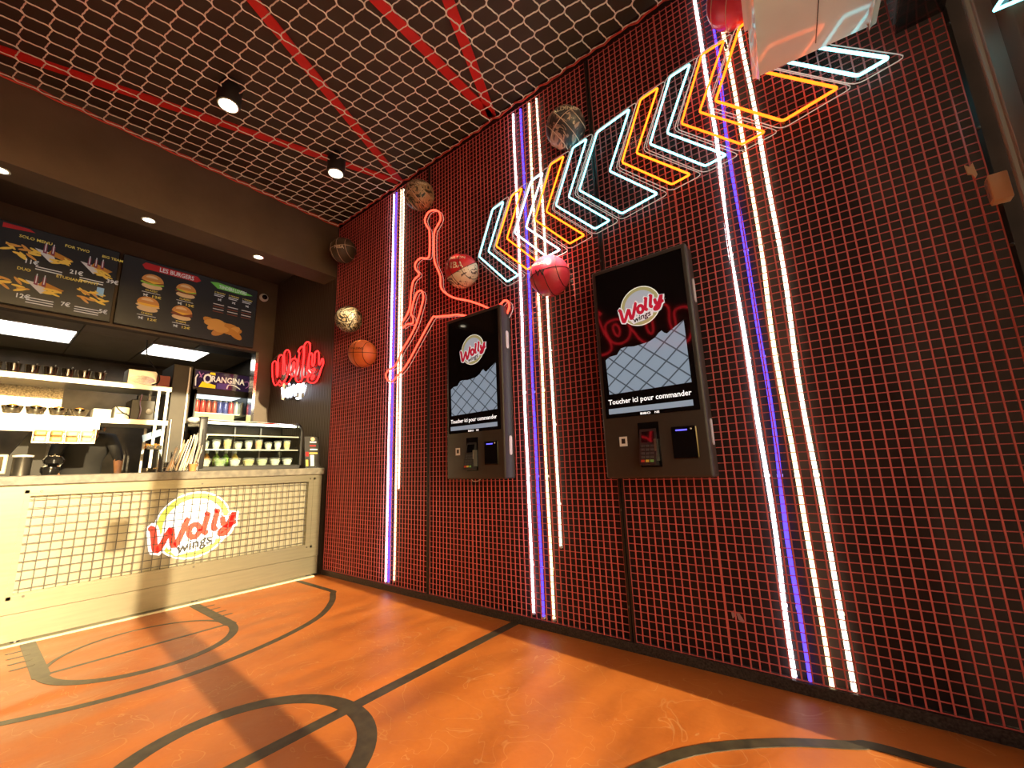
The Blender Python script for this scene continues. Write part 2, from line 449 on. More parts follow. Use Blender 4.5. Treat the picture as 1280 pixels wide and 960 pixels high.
# ceiling tiles in a 0.6 m grid: tiles are parts of the kitchen ceiling; two of them are light panels
tile_me = None
LP = []
for i in range(4):
    for j in range(5):
        x1 = -1.52 - i * 0.61; y1 = -0.42 - j * 0.575 + 0.575
        if x1 - 0.6 < XB: continue
        if i == 1 and j in (1, 3):
            LP.append((x1, y1)); continue
        ya = min(y1, 0.02); yb = max(y1 - 0.565, YL)
        MB().box((x1 - 0.6, yb, 2.405), (x1, ya, 2.425)).build('ceiling_tile', KCEIL, kc)
for k, (x1, y1) in enumerate(LP):
    t = thing('panel_light', (x1 - 0.3, y1 - 0.28, 2.40), ('square white light panel in the kitchen ceiling, beside the soft drink fridge', 'square white light panel in the kitchen ceiling, at the left edge of the photo')[k], 'ceiling light', 'kitchen ceiling lights')
    fr = MB()
    for a, b in (((x1 - 0.6, y1 - 0.565), (x1, y1 - 0.55)), ((x1 - 0.6, y1 - 0.015), (x1, y1)), ((x1 - 0.6, y1 - 0.565), (x1 - 0.585, y1)), ((x1 - 0.015, y1 - 0.565), (x1, y1))):
        fr.box((a[0], a[1], 2.398), (b[0], b[1], 2.425))
    fr.build('frame', WHITE_PLASTIC, t)
    MB().box((x1 - 0.585, y1 - 0.55, 2.403), (x1 - 0.015, y1 - 0.015, 2.42)).build('diffuser', PANEL_LIGHT, t)

# ------------------------------------------------------------------ shop front behind the camera
YM0, YM1, YJ, ZT = -1.512, -1.345, -0.30, 3.50
fr = MB().box((XF, YM0, 0), (XF + 0.06, YM1, ZT)).build('window_frame', ALU)
wf = thing('window_1', (XF, -1.4, 0), None, None)
bpy.data.objects.remove(fr)
struct(wf, 'glazed shop front with aluminium frame')
MB().box((XF, YM0, 0), (XF + 0.06, YM1, ZT)).build('mullion', ALU, wf)
MB().box((XF, YL, 0), (XF + 0.06, YJ, 0.10)).build('bottom_rail', ALU, wf)
MB().box((XF, YL, ZT), (XF + 0.10, 0.0, ZC)).build('top_panel', ALU, wf)
MB().box((XF, YL, 0), (XF + 0.06, YL + 0.10, ZT)).build('jamb', ALU, wf)
MB().box((XF + 0.02, YJ + 0.0, 0), (XF + 0.09, -0.095, ZT)).build('side_panel', TINT_PANEL, wf)
for y0, y1, dx in ((-0.095, -0.072, -0.02), (-0.066, -0.045, -0.03), (-0.040, 0.0, -0.012)):
    MB().rbox((XF + dx, y0, 0), (XF + 0.09, y1, ZT), 0.003, 1).build('jamb_profile', ALU, wf)
MB().box((XF - 0.012, -0.046, 0), (XF + 0.02, -0.039, ZT)).build('gasket', BLACK_METAL, wf)
MB().box((XF + 0.025, YL + 0.1, 0.10), (XF + 0.031, YM0, ZT)).build('pane', GLASS, wf)
MB().box((XF + 0.025, YM1, 0.10), (XF + 0.031, YJ, ZT)).build('pane', GLASS, wf)
STICKER = pm('opaque_white_vinyl', (0.7, 0.68, 0.64), None, 9, 0.6)
# the card on the glass: its shadow falls on the counter
cz = 0.555 + 4.47 * math.tan(SUN_EL); cy = -1.425 - 4.47 * 0.051
MB().box((XF + 0.018, cy - 0.06, cz - 0.105), (XF + 0.025, cy + 0.06, cz + 0.105)).build('notice_card', STICKER, wf)

# ------------------------------------------------------------------ red wire mesh panels on the right wall
PITCH_M = 0.0347
for k, (x0, x1, nm) in enumerate(((0.012, 1.415, 'red wire mesh panel next to the counter'), (1.445, 2.905, 'red wire mesh panel in the middle, behind the left order screen'), (2.935, 4.40, 'red wire mesh panel next to the shop front, right of the order screens'))):
    t = thing('mesh_panel', ((x0 + x1) / 2, 0, 0), nm, 'wire panel', 'red wire mesh panels on the wall')
    g = MB(); n = round((x1 - x0) / PITCH_M); r = 0.0027
    for i in range(n + 1):
        x = x0 + (x1 - x0) * i / n
        rr = r * (1.7 if abs(x - (x0 + 0.43)) < PITCH_M / 2 else 1)
        wb = random.uniform(-0.0012, 0.0012)
        g.box((x - rr + wb, -0.0045, 0.045), (x + rr + wb, 0.0, 3.42))
    nz = round(3.375 / PITCH_M)
    for i in range(nz + 1):
        z = 0.046 + 3.37 * i / nz
        g.box((x0, -0.0005, z - 0.0017), (x1, 0.003, z + 0.0017))
    g.build('wire_grid', RED_WIRE, t, kind='stuff')
    f = MB()
    f.box((x0 - 0.012, -0.006, 0.03), (x0, 0.012, 3.425)); f.box((x1, -0.006, 0.03), (x1 + 0.012, 0.012, 3.425))
    f.build('side_rail', BLACK_METAL, t)
    for z in [0.2 + 0.46 * q for q in range(7)]:
        MB().lathe([(0.006, 0), (0.006, 0.004), (0.003, 0.006)], (x1 + 0.006, -0.006, z), (0, -1, 0), 8).build('bolt', DARK_STEEL, t)
struct(MB().box((0.0, -0.010, 0.0), (4.43, 0.029, 0.042)).build('baseboard_right', SPECKLE))
# scuffs and bits of torn tape stuck to the wall behind the mesh
TAPE = pm('torn_pale_tape', (0.62, 0.38, 0.36), None, 30, 0.7)
def wp(u, v, y): return W(u, v, y)
o = MB().prism([wp(914, 765, .029), wp(917, 763, .029), wp(919, 770, .029), wp(916, 773, .029)], (0, -0.002, 0)).prism([wp(920, 765, .029), wp(924, 766, .029), wp(931, 777, .029), wp(929, 779, .029), wp(923, 774, .029)], (0, -0.002, 0)).build('tape_scrap', TAPE)
tag(o, 'torn pale pink tape scrap stuck behind the red mesh low on the wall', 'tape')

# ------------------------------------------------------------------ LED strips behind the mesh
LED = {1: [((0.918, 3.41), (0.914, 0.055)), ((0.954, 3.41), (0.950, 0.055)), ((1.022, 3.41), (1.018, 0.075)), ((1.060, 3.40), (1.056, 0.754))],
       2: [((2.320, 3.41), (2.317, 0.07)), ((2.388, 3.41), (2.385, 0.06)), ((2.457, 3.41), (2.455, 0.06)), ((2.526, 3.41), (2.524, 0.449))],
       3: [((3.570, 3.41), (3.574, 0.046)), ((3.632, 3.41), (3.624, 0.044)), ((3.684, 3.41), (3.688, 0.040)), ((3.755, 3.41), (3.754, 0.046))]}
LN = {1: 'of four in the group nearest the counter', 2: 'of four in the group between the order screens', 3: 'of four in the group right of both order screens'}
LC = [('white', L_WHITE, 'first'), ('violet blue', L_BLUE, 'second'), ('warm yellowish', L_WARM, 'third'), ('pale warm', L_WARM2, 'last')]
for g in LED:
    for k, ((xa, za), (xb, zb)) in enumerate(LED[g]):
        cn, mt, od = LC[k]
        t = thing('led_strip', (xb, 0.014, zb), '%s LED strip, %s %s' % (cn, {'first': 'leftmost', 'second': 'second', 'third': 'third', 'last': 'rightmost'}[od], LN[g]), 'led strip', 'vertical LED strips on the red mesh wall')
        n = 26; pts = []; ph = random.uniform(0, 6); am = 0.003 if g < 3 else 0.006
        for i in range(n + 1):
            a = i / n
            pts.append((xb + (xa - xb) * a + am * (math.sin(a * 11 + ph) + 0.5 * math.sin(a * 23 + ph * 2)) * min(1, 5 * a + 0.3), 0.0155, zb + (za - zb) * a))
        MB().tube(pts, 0.0080, 6).build('light_tube', mt, t, True)
        MB().box((xb - 0.007, 0.009, zb - 0.012), (xb + 0.007, 0.029, zb + 0.004)).build('end_cap', WHITE_PLASTIC, t)
        b = MB()
        for i in range(2, n, 4):
            q = pts[i]; b.box((q[0] - 0.011, 0.0235, q[2] - 0.006), (q[0] + 0.011, 0.0305, q[2] + 0.006))
        b.build('clip', WHITE_PLASTIC, t)

# ------------------------------------------------------------------ neon chevrons
def offset_poly(P, d):
    n = len(P); A = sum(P[i][0] * P[(i + 1) % n][1] - P[(i + 1) % n][0] * P[i][1] for i in range(n)); s = 1 if A > 0 else -1
    out = []
    for i in range(n):
        p = Vector(P[i]); a = (p - Vector(P[i - 1])).normalized(); b = (Vector(P[(i + 1) % n]) - p).normalized()
        na = Vector((a.y, -a.x)) * s; nb = Vector((b.y, -b.x)) * s
        m = na + nb
        if m.length < 0.3: m = na
        m = m.normalized(); k = d / max(0.45, m.dot(na))
        out.append(p + m * k)
    return out
YN = -0.052
def chev(px, mat, label, rad=0.0054):
    P = [W(u, v, YN) for u, v in px]
    P2 = [(p.x, p.z) for p in P]
    cx = sum(p[0] for p in P2) / len(P2); zmin = min(p[1] for p in P2)
    t = thing('neon_chevron', (cx, -0.02, zmin), label, 'neon sign', 'row of neon chevrons on the mesh wall')
    tube = round_poly([(a, YN, b) for a, b in P2], 0.012, 3)
    MB().tube(tube, rad, 7, True).build('neon_tube', mat, t, True)
    O = offset_poly(P2, 0.026)
    Or = round_poly([(a.x, -0.037, a.y) for a in O], 0.03, 3)
    MB().prism(Or, (0, -0.005, 0)).build('acrylic_backing', ACRYLIC, t)
    MB().tube([(p.x, -0.0395, p.z) for p in Or], 0.0022, 4, True).build('acrylic_edge_glow', ACRYLIC_EDGE_GLOW, t)
    for i in (0, 3):
        q = Vector((P2[i][0] * 0.72 + cx * 0.28, 0, P2[i][1] * 0.85 + (sum(p[1] for p in P2) / len(P2)) * 0.15))
        MB().lathe([(0.006, 0), (0.006, 0.036)], (P2[i][0], -0.037, P2[i][1]), (0, 1, 0), 8).build('standoff', DARK_STEEL, t)
    return t
def c1(pts): return [(590 + x / 3.557, 100 + y / 3.557) for x, y in pts]
def c2(pts): return [(740 + x / 4, 50 + y / 4) for x, y in pts]
def c3(pts): return [(860 + x / 4, y / 4) for x, y in pts]
chev(c1([(140, 540), (92, 575), (32, 785), (157, 897), (205, 868), (73, 762)]), N_CYAN, 'small cyan neon chevron, leftmost of the row, beside the red and white basketball')
chev(c1([(222, 480), (177, 515), (107, 738), (247, 843), (292, 810), (155, 705)]), N_ORANGE, 'small amber neon chevron, second from the left of the row')
chev(c1([(315, 412), (263, 450), (190, 680), (332, 785), (392, 755), (240, 655)]), N_WHITE, 'bluish white neon chevron, third from the left, crossing the LED strips')
chev(c1([(408, 338), (350, 375), (280, 622), (435, 727), (500, 690), (330, 585)]), N_ORANGE, 'amber neon chevron, fourth from the left of the row')
chev(c1([(510, 262), (450, 300), (373, 558), (547, 662), (612, 625), (430, 520)]), N_CYAN, 'cyan neon chevron touching the lower edge of the dark printed basketball')
chev([(786.8, 136.3), (746.5, 165.5), (724.1, 237.8), (777.5, 267), (822, 242), (762, 213.8)], N_CYAN, 'broad cyan neon chevron in the middle of the row')
chev(c2([(330, 238), (243, 298), (150, 612), (400, 722), (492, 672), (222, 565)]), N_ORANGE, 'amber neon chevron just right of the broad cyan one')
chev(c2([(490, 120), (390, 185), (290, 520), (567, 630), (672, 575), (375, 465)]), N_CYAN, 'cyan neon chevron between two amber ones, left of the right LED group')
chev(c2([(660, 2), (548, 75), (447, 418), (750, 522), (865, 460), (537, 360)]), N_ORRED, 'orange neon chevron crossing the right group of LED strips')
chev(c3([(420, 20), (258, 135), (137, 505), (475, 605), (750, 440), (360, 355)]), N_ORRED, 'broad orange neon chevron partly hidden by the white air conditioner', 0.0062)
chev(c3([(760, -60), (560, 60), (400, 290), (850, 380), (1005, 290), (640, 236)]), N_CYAN, 'cyan neon chevron at the right end, sticking out under the air conditioner', 0.0068)

# ------------------------------------------------------------------ neon jumping player
def jp(pts): return [W(470 + x / 3.427, 220 + y / 3.427, -0.045) for x, y in pts]
pa = jp([(115, 650), (112, 628), (130, 600), (145, 560), (150, 500), (160, 450), (185, 422), (170, 400), (168, 375), (190, 352), (220, 352), (229, 330), (229, 240), (221, 220), (211, 200), (211, 180), (225, 155), (250, 146), (270, 155), (276, 185), (262, 215), (250, 240), (248, 290), (250, 360), (262, 395), (275, 430), (277, 470), (290, 495), (330, 520), (390, 533), (430, 545), (468, 560)])
pa += [W(618, 388, -.045), W(627, 379, -.045), W(631, 375.5, -.045), (W(635, 377, -.045)), W(636.5, 382, -.045), W(635, 389, -.045), W(628, 398, -.045), W(605, 402, -.045)]
pb = jp([(368, 595), (310, 598), (255, 603), (240, 610), (190, 700), (130, 810), (92, 855), (70, 880), (50, 875), (42, 855), (50, 835), (85, 810), (110, 750), (140, 700), (170, 640), (190, 575), (202, 525), (198, 495), (185, 492), (170, 510), (155, 560), (150, 590), (158, 605), (157, 630), (135, 635), (115, 650)])
pb = [W(605, 402, -.045)] + pb
t = thing('neon_player', (1.4, -0.02, 1.6), 'coral red neon outline of a leaping basketball player', 'neon sign')
MB().tube(smooth_path(pa, 4), 0.0072, 7).build('neon_tube', N_RED, t, True)
MB().tube(smooth_path(pb, 4), 0.0072, 7).build('neon_tube', N_RED, t, True)
for P in (pa, pb):
    Q = [Vector((p.x + 0.018, -0.03, p.z - 0.012)) for p in smooth_path(P, 4)]
    MB().tube(Q, 0.0022, 4).build('acrylic_edge_glow', ACRYLIC_EDGE_GLOW, t)
    Q2 = [Vector((p.x, -0.033, p.z)) for p in smooth_path(P, 4)]
    MB().ribbon(Q2, 0.032, (0, -1, 0), 0.004).build('acrylic_backing', ACRYLIC, t)
    for i in (2, len(P) // 2, len(P) - 4):
        MB().lathe([(0.005, 0), (0.005, 0.035)], (P[i].x, -0.036, P[i].z), (0, 1, 0), 8).build('standoff', DARK_STEEL, t)

# ------------------------------------------------------------------ basketballs set into the mesh
BR = 0.122
SEAM = pm('black_ball_seam', (0.015, 0.012, 0.012), None, 20, 0.6)
SEAM_L = pm('pale_ball_seam', (0.62, 0.45, 0.34), None, 20, 0.5)
PRINT_L = pm('cream_print', (0.75, 0.66, 0.50), None, 20, 0.5)
PRINT_D = pm('black_print', (0.02, 0.018, 0.018), None, 20, 0.5)
def patch_mat(name, cols, scale):
    m = bpy.data.materials.new(name); m.use_nodes = True
    n = m.node_tree; b = n.nodes['Principled BSDF']
    tc = n.nodes.new('ShaderNodeTexCoord'); vo = n.nodes.new('ShaderNodeTexVoronoi'); vo.inputs['Scale'].default_value = scale
    nz = n.nodes.new('ShaderNodeTexNoise'); nz.inputs['Scale'].default_value = scale * 0.8; nz.inputs['Distortion'].default_value = 1.5
    n.links.new(tc.outputs['Object'], nz.inputs['Vector']); n.links.new(nz.outputs['Color'], vo.inputs['Vector'])
    vo.inputs['Scale'].default_value = 7
    sp = n.nodes.new('ShaderNodeSeparateColor'); n.links.new(vo.outputs['Color'], sp.inputs[0])
    rp = n.nodes.new('ShaderNodeValToRGB'); rp.color_ramp.interpolation = 'CONSTANT'
    e = rp.color_ramp.elements; e[0].color = (*cols[0], 1); e[1].position = 1 / len(cols); e[1].color = (*cols[1], 1)
    for i, c in enumerate(cols[2:], 2):
        k = e.new(i / len(cols)); k.color = (*c, 1)
    n.links.new(sp.outputs[0], rp.inputs[0]); n.links.new(rp.outputs[0], b.inputs['Base Color'])
    b.inputs['Roughness'].default_value = 0.42
    nb = n.nodes.new('ShaderNodeTexVoronoi'); nb.inputs['Scale'].default_value = 260; n.links.new(tc.outputs['Object'], nb.inputs['Vector'])
    bp = n.nodes.new('ShaderNodeBump'); bp.inputs['Strength'].default_value = 0.12; bp.inputs['Distance'].default_value = 0.002
    n.links.new(nb.outputs['Distance'], bp.inputs['Height']); n.links.new(bp.outputs[0], b.inputs['Normal'])
    return m
B_GOLD = patch_mat('gold_black_marbled_ball', [(0.03, 0.025, 0.02), (0.42, 0.30, 0.15), (0.05, 0.04, 0.03), (0.55, 0.44, 0.28)], 14)
B_DARK = pm('dark_brown_ball', (0.075, 0.055, 0.035), None, 30, 0.5, bump=0.2, bscale=200)
B_ORANGE = pm('orange_ball_leather', (0.72, 0.17, 0.045), (0.60, 0.13, 0.03), 12, 0.42, bump=0.15, bscale=220)
B_COMIC = patch_mat('dark_comic_print_ball', [(0.03, 0.028, 0.03), (0.30, 0.20, 0.15), (0.02, 0.02, 0.022), (0.40, 0.28, 0.20), (0.06, 0.05, 0.05)], 12)
B_RED = pm('red_ball_leather', (0.60, 0.02, 0.03), None, 12, 0.38, bump=0.1, bscale=220)
B_DOODLE = patch_mat('white_doodle_ball', [(0.72, 0.60, 0.48), (0.70, 0.58, 0.46), (0.66, 0.52, 0.40), (0.10, 0.06, 0.06), (0.74, 0.62, 0.50)], 16)
B_PINK = pm('crimson_ball_leather', (0.58, 0.045, 0.085), (0.48, 0.03, 0.06), 12, 0.30, bump=0.1, bscale=220)
B_GREEN = patch_mat('multi_panel_ball', [(0.34, 0.23, 0.13), (0.02, 0.018, 0.016), (0.03, 0.026, 0.02), (0.10, 0.13, 0.06), (0.40, 0.28, 0.17)], 12)
def ball(u, v, skin, seam, label, tilt=(0, 0, 0), words=(), half=None, nrm=None):
    c = W(u, v, -0.092)
    t = thing('basketball', c, label, 'basketball', 'basketballs fixed to the mesh wall')
    R = Matrix.Rotation(tilt[2], 3, 'Z') @ Matrix.Rotation(tilt[1], 3, 'Y') @ Matrix.Rotation(tilt[0], 3, 'X')
    if nrm: R = Vector((0, 0, 1)).rotation_difference(Vector(nrm).normalized()).to_matrix()
    if half is None:
        MB().sphere(c, BR, 28, 18).build('shell', skin, t, True)
    else:
        # two coloured halves split by a slanting seam
        bm = bmesh.new(); bmesh.ops.create_uvsphere(bm, u_segments=32, v_segments=20, radius=BR)
        for part, mt, nm in ((1, skin, 'upper_panels'), (-1, half, 'lower_panels')):
            q = MB(); k = bm.copy()
            bmesh.ops.delete(k, geom=[f for f in k.faces if (f.calc_center_median().z * part) < 0], context='FACES')
            q.bm(k, Matrix.Translation(c) @ R.to_4x4()); q.build(nm, mt, t, True)
        bm.free()
    def arc(fn, n=40, cl=True):
        return [c + R @ (Vector(fn(2 * math.pi * i / n)).normalized() * (BR + 0.0006)) for i in range(n)]
    s = MB()
    for fn in (lambda a: (math.cos(a), math.sin(a), 0), lambda a: (0, math.cos(a), math.sin(a)),
               lambda a: (math.cos(a) * 0.86, -0.62, math.sin(a) * 0.86) if False else (0.62, math.cos(a) * 0.8, math.sin(a) * 0.8), lambda a: (-0.62, math.cos(a) * 0.8, math.sin(a) * 0.8)):
        s.tube(arc(fn), 0.0022, 5, True)
    s.build('seams', seam, t)
    for wd, ox, oz, sz, mt in words:
        vs, fs = text_verts(wd, 0.01)
        x0 = min(p.x for p in vs); x1 = max(p.x for p in vs); out = []
        for p in vs:
            a = (p.x - (x0 + x1) / 2) * sz + ox; b = p.y * sz + oz
            d = Vector((a, -math.sqrt(max(0.0005, BR * BR - a * a - b * b)), b)).normalized()
            d = Matrix.Rotation(math.atan2(CAM.x - c.x, c.y - CAM.y) * 0.85, 3, 'Z') @ (Matrix.Rotation(0.25, 3, 'X') @ d)
            out.append(c + d * (BR + 0.0012))
        MB().add(out, fs).build('lettering', mt, t)
    return t
ball(524, 244, B_GREEN, SEAM_L, 'black and tan printed basketball at the ceiling above the leaping neon player', (0.2, -0.45, 0.2), [('SPALDING', -0.01, 0.045, 0.034, PRINT_L)])
ball(429, 313, B_DARK, SEAM_L, 'dark brown basketball in the shaded corner by the bulkhead', (0.1, -0.1, 0.5), [('NBA', -0.02, -0.01, 0.045, PRINT_L)])
ball(436, 399, B_GOLD, SEAM, 'gold and black marbled basketball just above the orange one', (0.5, 0.5, 0.3), [('SPALDING', -0.02, 0.04, 0.030, PRINT_L)])
ball(453, 442, B_ORANGE, SEAM, 'plain orange basketball low beside the neon shop sign', (0.15, 0.08, 0.35), [('SPALDING', -0.03, 0.035, 0.024, SEAM)])
ball(577, 339, B_RED, SEAM, 'red and white basketball between the neon player and the chevrons', (-0.35, -0.32, 0.0), [('WILSON', -0.02, 0.065, 0.030, PRINT_L), ('NBA', -0.035, 0.0, 0.062, PRINT_L)], half=B_DOODLE, nrm=(-0.13, -0.48, 0.755))
ball(687, 345, B_PINK, SEAM, 'crimson basketball with a bright glare below the chevrons', (0.1, -0.14, 0.2), [('WILSON', -0.05, 0.052, 0.024, PRINT_L), ('W', -0.045, -0.015, 0.055, PRINT_D)])
ball(707, 160, B_COMIC, SEAM_L, 'dark printed basketball with pale seams above the cyan chevron', (0.3, -0.6, 0.1), [('SPALDING', -0.01, 0.045, 0.040, PRINT_L)])
ball(917, 0, B_PINK, SEAM_L, 'pinkish basketball cut by the top edge of the photo, beside the air conditioner', (0.4, 0.4, 0.1))

# ------------------------------------------------------------------ round shop logo, printed or lit
def circle3(o, ux, uy, r, n=36): return [o + ux * (r * math.cos(2 * math.pi * i / n)) + uy * (r * math.sin(2 * math.pi * i / n)) for i in range(n)]
def ell(cx, cy, rx, ry, n=14): return [(cx + rx * math.cos(2 * math.pi * i / n), cy + ry * math.sin(2 * math.pi * i / n)) for i in range(n + 1)]
STROKES = [[(-0.98, 0.0), (-0.90, -0.08), (-0.82, -0.55), (-0.74, -0.58), (-0.56, -0.12), (-0.52, -0.14), (-0.46, -0.50), (-0.38, -0.50), (-0.22, 0.06), (-0.24, 0.14)],
           ell(-0.02, -0.20, 0.12, 0.17),
           [(0.22, 0.22), (0.26, 0.26), (0.22, -0.02), (0.20, -0.25), (0.28, -0.30)],
           [(0.44, 0.28), (0.48, 0.32), (0.44, 0.04), (0.42, -0.18), (0.50, -0.22)],
           [(0.62, 0.10), (0.66, -0.10), (0.76, -0.12), (0.88, 0.16), (0.90, 0.18), (0.84, -0.12), (0.74, -0.36), (0.60, -0.38), (0.62, -0.28), (0.95, -0.06)]]
def logo(parent, o, ux, uy, n, r, mats, d=0.0006, wings=True):
    o = Vector(o); ux = Vector(ux); uy = Vector(uy); n = Vector(n)
    rim, ring, disc, white, red, black = mats
    def put(name, mb, mt): return mb.build(name, mt, parent)
    P = lambda a, b, k: o + ux * (a * r) + uy * (b * r) + n * (d * k)
    put('logo_rim', MB().prism(circle3(o, ux, uy, r * 1.05), n * d), rim)
    put('logo_ring', MB().prism(circle3(o + n * d, ux, uy, r), n * d), ring)
    put('logo_disc', MB().prism(circle3(o + n * 2 * d, ux, uy, r * 0.83), n * d), disc)
    for nm, wd, mt, k in (('logo_outline', 0.31, white, 3), ('logo_word', 0.165, red, 4.6)):
        q = MB()
        for s in STROKES:
            q.ribbon([P(a, b, k) for a, b in [(p.x * 1.2 + 0.03, p.y * 1.12 + 0.04) for p in smooth_path([(x, y, 0) for x, y in s], 3)]], wd * r * (1 if nm == 'logo_outline' else 1), n, d)
        if nm == 'logo_outline' and wings:
            q.ribbon([P(-0.45, -0.72, k), P(0.1, -0.62, k), P(0.55, -0.5, k)], 0.34 * r, n, d)
        put(nm, q, mt)
    if wings:
        q = MB(); a = 0.22
        u2 = ux * math.cos(a) + uy * math.sin(a); v2 = uy * math.cos(a) - ux * math.sin(a)
        add_text(q, 'wings', P(0.05, -0.73, 5), u2, v2, 0.42 * r, 0.95 * r, 0.02, True, 0.2)
        put('logo_subtitle', q, black)
def lm(name, col, e): return pm(name, tuple(min(0.8, c) for c in col), tuple(min(0.8, c) for c in col), 8, 0.10, emit=col, estr=e)
SCR_LOGO = [lm('screen_white', (0.75, 0.78, 0.72), 0.45), lm('screen_khaki', (0.34, 0.34, 0.16), 0.4), lm('screen_blue_grey', (0.36, 0.43, 0.52), 0.4), lm('screen_white_b', (0.62, 0.64, 0.66), 0.45), lm('screen_red', (0.35, 0.012, 0.03), 0.6), lm('screen_black', (0.01, 0.008, 0.01), 0.2)]

# ------------------------------------------------------------------ self order screens
def paper_mat():
    m = lm('screen_torn_paper', (0.22, 0.29, 0.38), 0.55); n = m.node_tree; b = n.nodes['Principled BSDF']
    tc = n.nodes.new('ShaderNodeTexCoord'); outs = []
    for ang in (0.86, -0.86):
        mp = n.nodes.new('ShaderNodeMapping'); mp.inputs['Rotation'].default_value = (0, ang, 0)
        n.links.new(tc.outputs['Object'], mp.inputs[0])
        wv = n.nodes.new('ShaderNodeTexWave'); wv.bands_direction = 'X'; wv.inputs['Scale'].default_value = 4.6; wv.inputs['Distortion'].default_value = 0.6; wv.inputs['Detail'].default_value = 0
        n.links.new(mp.outputs[0], wv.inputs['Vector']); outs.append(wv.outputs['Fac'])
    mn = n.nodes.new('ShaderNodeMath'); mn.operation = 'MINIMUM'; n.links.new(outs[0], mn.inputs[0]); n.links.new(outs[1], mn.inputs[1])
    rp = n.nodes.new('ShaderNodeValToRGB'); e = rp.color_ramp.elements
    e[0].position = 0.012; e[0].color = (0.05, 0.07, 0.095, 1); e[1].position = 0.035; e[1].color = (0.20, 0.28, 0.38, 1)
    n.links.new(mn.outputs[0], rp.inputs[0]); n.links.new(rp.outputs[0], b.inputs['Emission Color']); n.links.new(rp.outputs[0], b.inputs['Base Color'])
    return m
PAPER = paper_mat()
TEXT_W = lm('screen_text', (0.85, 0.85, 0.85), 0.9)
STRIP = lm('screen_strip', (0.22, 0.29, 0.38), 0.55)
UX, UZ, NY = Vector((1, 0, 0)), Vector((0, 0, 1)), Vector((0, -1, 0))
kx0, kx1, kz0, kz1, ky = 2.90, 3.40, 0.82, 1.925, -0.12
k2 = thing('order_kiosk', ((kx0 + kx1) / 2, 0, kz0), 'large wall-mounted order screen nearer the shop front, with red neon mirrored in its glass', 'order screen', 'self order screens on the mesh wall')
MB().rbox((kx0, ky, kz0), (kx1, -0.012, kz1), 0.012, 3).build('housing', KIOSK_PAINT, k2, True)
MB().box((kx0 + 0.08, -0.012, kz0 + 0.1), (kx1 - 0.08, -0.0045, kz1 - 0.1)).build('wall_bracket', BLACK_METAL, k2)
sx0, sx1, sz0, sz1 = 2.925, 3.378, 1.118, 1.899
scr = MB().box((sx0, ky - 0.003, sz0), (sx1, ky + 0.002, sz1)).build('screen', SCREEN_BLACK, k2)
def K(x, y): return W(720 + x / 2.824, 280 + y / 2.824, ky - 0.0036)
pp = [K(118, 603), (K(105, 482)), K(118, 470), K(130, 466), K(145, 462), K(158, 440), K(175, 434), K(205, 432), K(232, 424), K(260, 414), K(280, 400), K(292, 384), K(302, 376), K(312, 384), K(322, 386), K(345, 366), K(380, 338), K(408, 558)]
MB().prism(pp, (0, -0.0006, 0)).build('torn_paper_picture', PAPER, scr)
q = MB(); add_text(q, 'Toucher ici pour commander', (2.945, ky - 0.0042, 1.187), UX, UZ, 0.036, 0.405, 0.012); q.build('prompt_text', TEXT_W, scr)
MB().box((2.943, ky - 0.0042, 1.138), (3.352, ky - 0.0035, 1.165)).build('picture_strip', STRIP, scr)
q = MB(); add_text(q, 'BIBO', (3.105, ky - 0.0042, 1.122), UX, UZ, 0.014, 0.05, 0.02); add_text(q, 'NE', (3.175, ky - 0.0042, 1.122), UX, UZ, 0.014, 0.022, 0.02); q.build('maker_name', TEXT_W, scr)
logo(scr, (3.155, ky - 0.0034, 1.665), UX, UZ, NY, 0.098, SCR_LOGO)
# lower panel: sticker, card terminal in a recess, code reader
st = MB().box((2.985, ky - 0.0012, 0.975), (3.025, ky, 1.022)).build('contactless_sticker', WHITE_PLASTIC, k2)
MB().box((2.996, ky - 0.002, 0.988), (3.015, ky - 0.0011, 1.012)).build('sticker_mark', BLACK_METAL, st)
rc = MB().box((3.085, ky - 0.002, 0.872), (3.185, ky + 0.002, 1.082)).build('terminal_recess', SCREEN_BLACK, k2)
tm = MB()
tm.add([(3.093, ky - 0.004, 1.05), (3.172, ky - 0.004, 1.05), (3.172, ky - 0.045, 0.885), (3.093, ky - 0.045, 0.885), (3.093, ky + 0.001, 1.052), (3.172, ky + 0.001, 1.052), (3.172, ky + 0.001, 0.878), (3.093, ky + 0.001, 0.878)],
       [(3, 2, 1, 0), (4, 5, 6, 7), (0, 1, 5, 4), (1, 2, 6, 5), (2, 3, 7, 6), (3, 0, 4, 7)])
tmo = tm.build('card_terminal', pm('terminal_plastic', (0.03, 0.028, 0.028), None, 20, 0.35), k2)
def on_term(a, b, off=0.001):
    p = Vector((3.093 + 0.079 * a, ky - 0.045 + 0.041 * b, 0.885 + 0.165 * b)); n = Vector((0, -0.165, -0.041)).normalized(); n = Vector((0, -0.97, 0.24)); return p + n * off
MB().add([on_term(0.12, 0.62), on_term(0.88, 0.62), on_term(0.88, 0.93), on_term(0.12, 0.93)], [(0, 1, 2, 3)]).build('terminal_display', SCREEN_BLACK, tmo)
KEYS = [pm('dark_key', (0.07, 0.07, 0.07), None, 20, 0.4), pm('red_key', (0.6, 0.06, 0.03), None, 20, 0.4), pm('yellow_key', (0.75, 0.55, 0.08), None, 20, 0.4), pm('green_key', (0.2, 0.5, 0.15), None, 20, 0.4)]
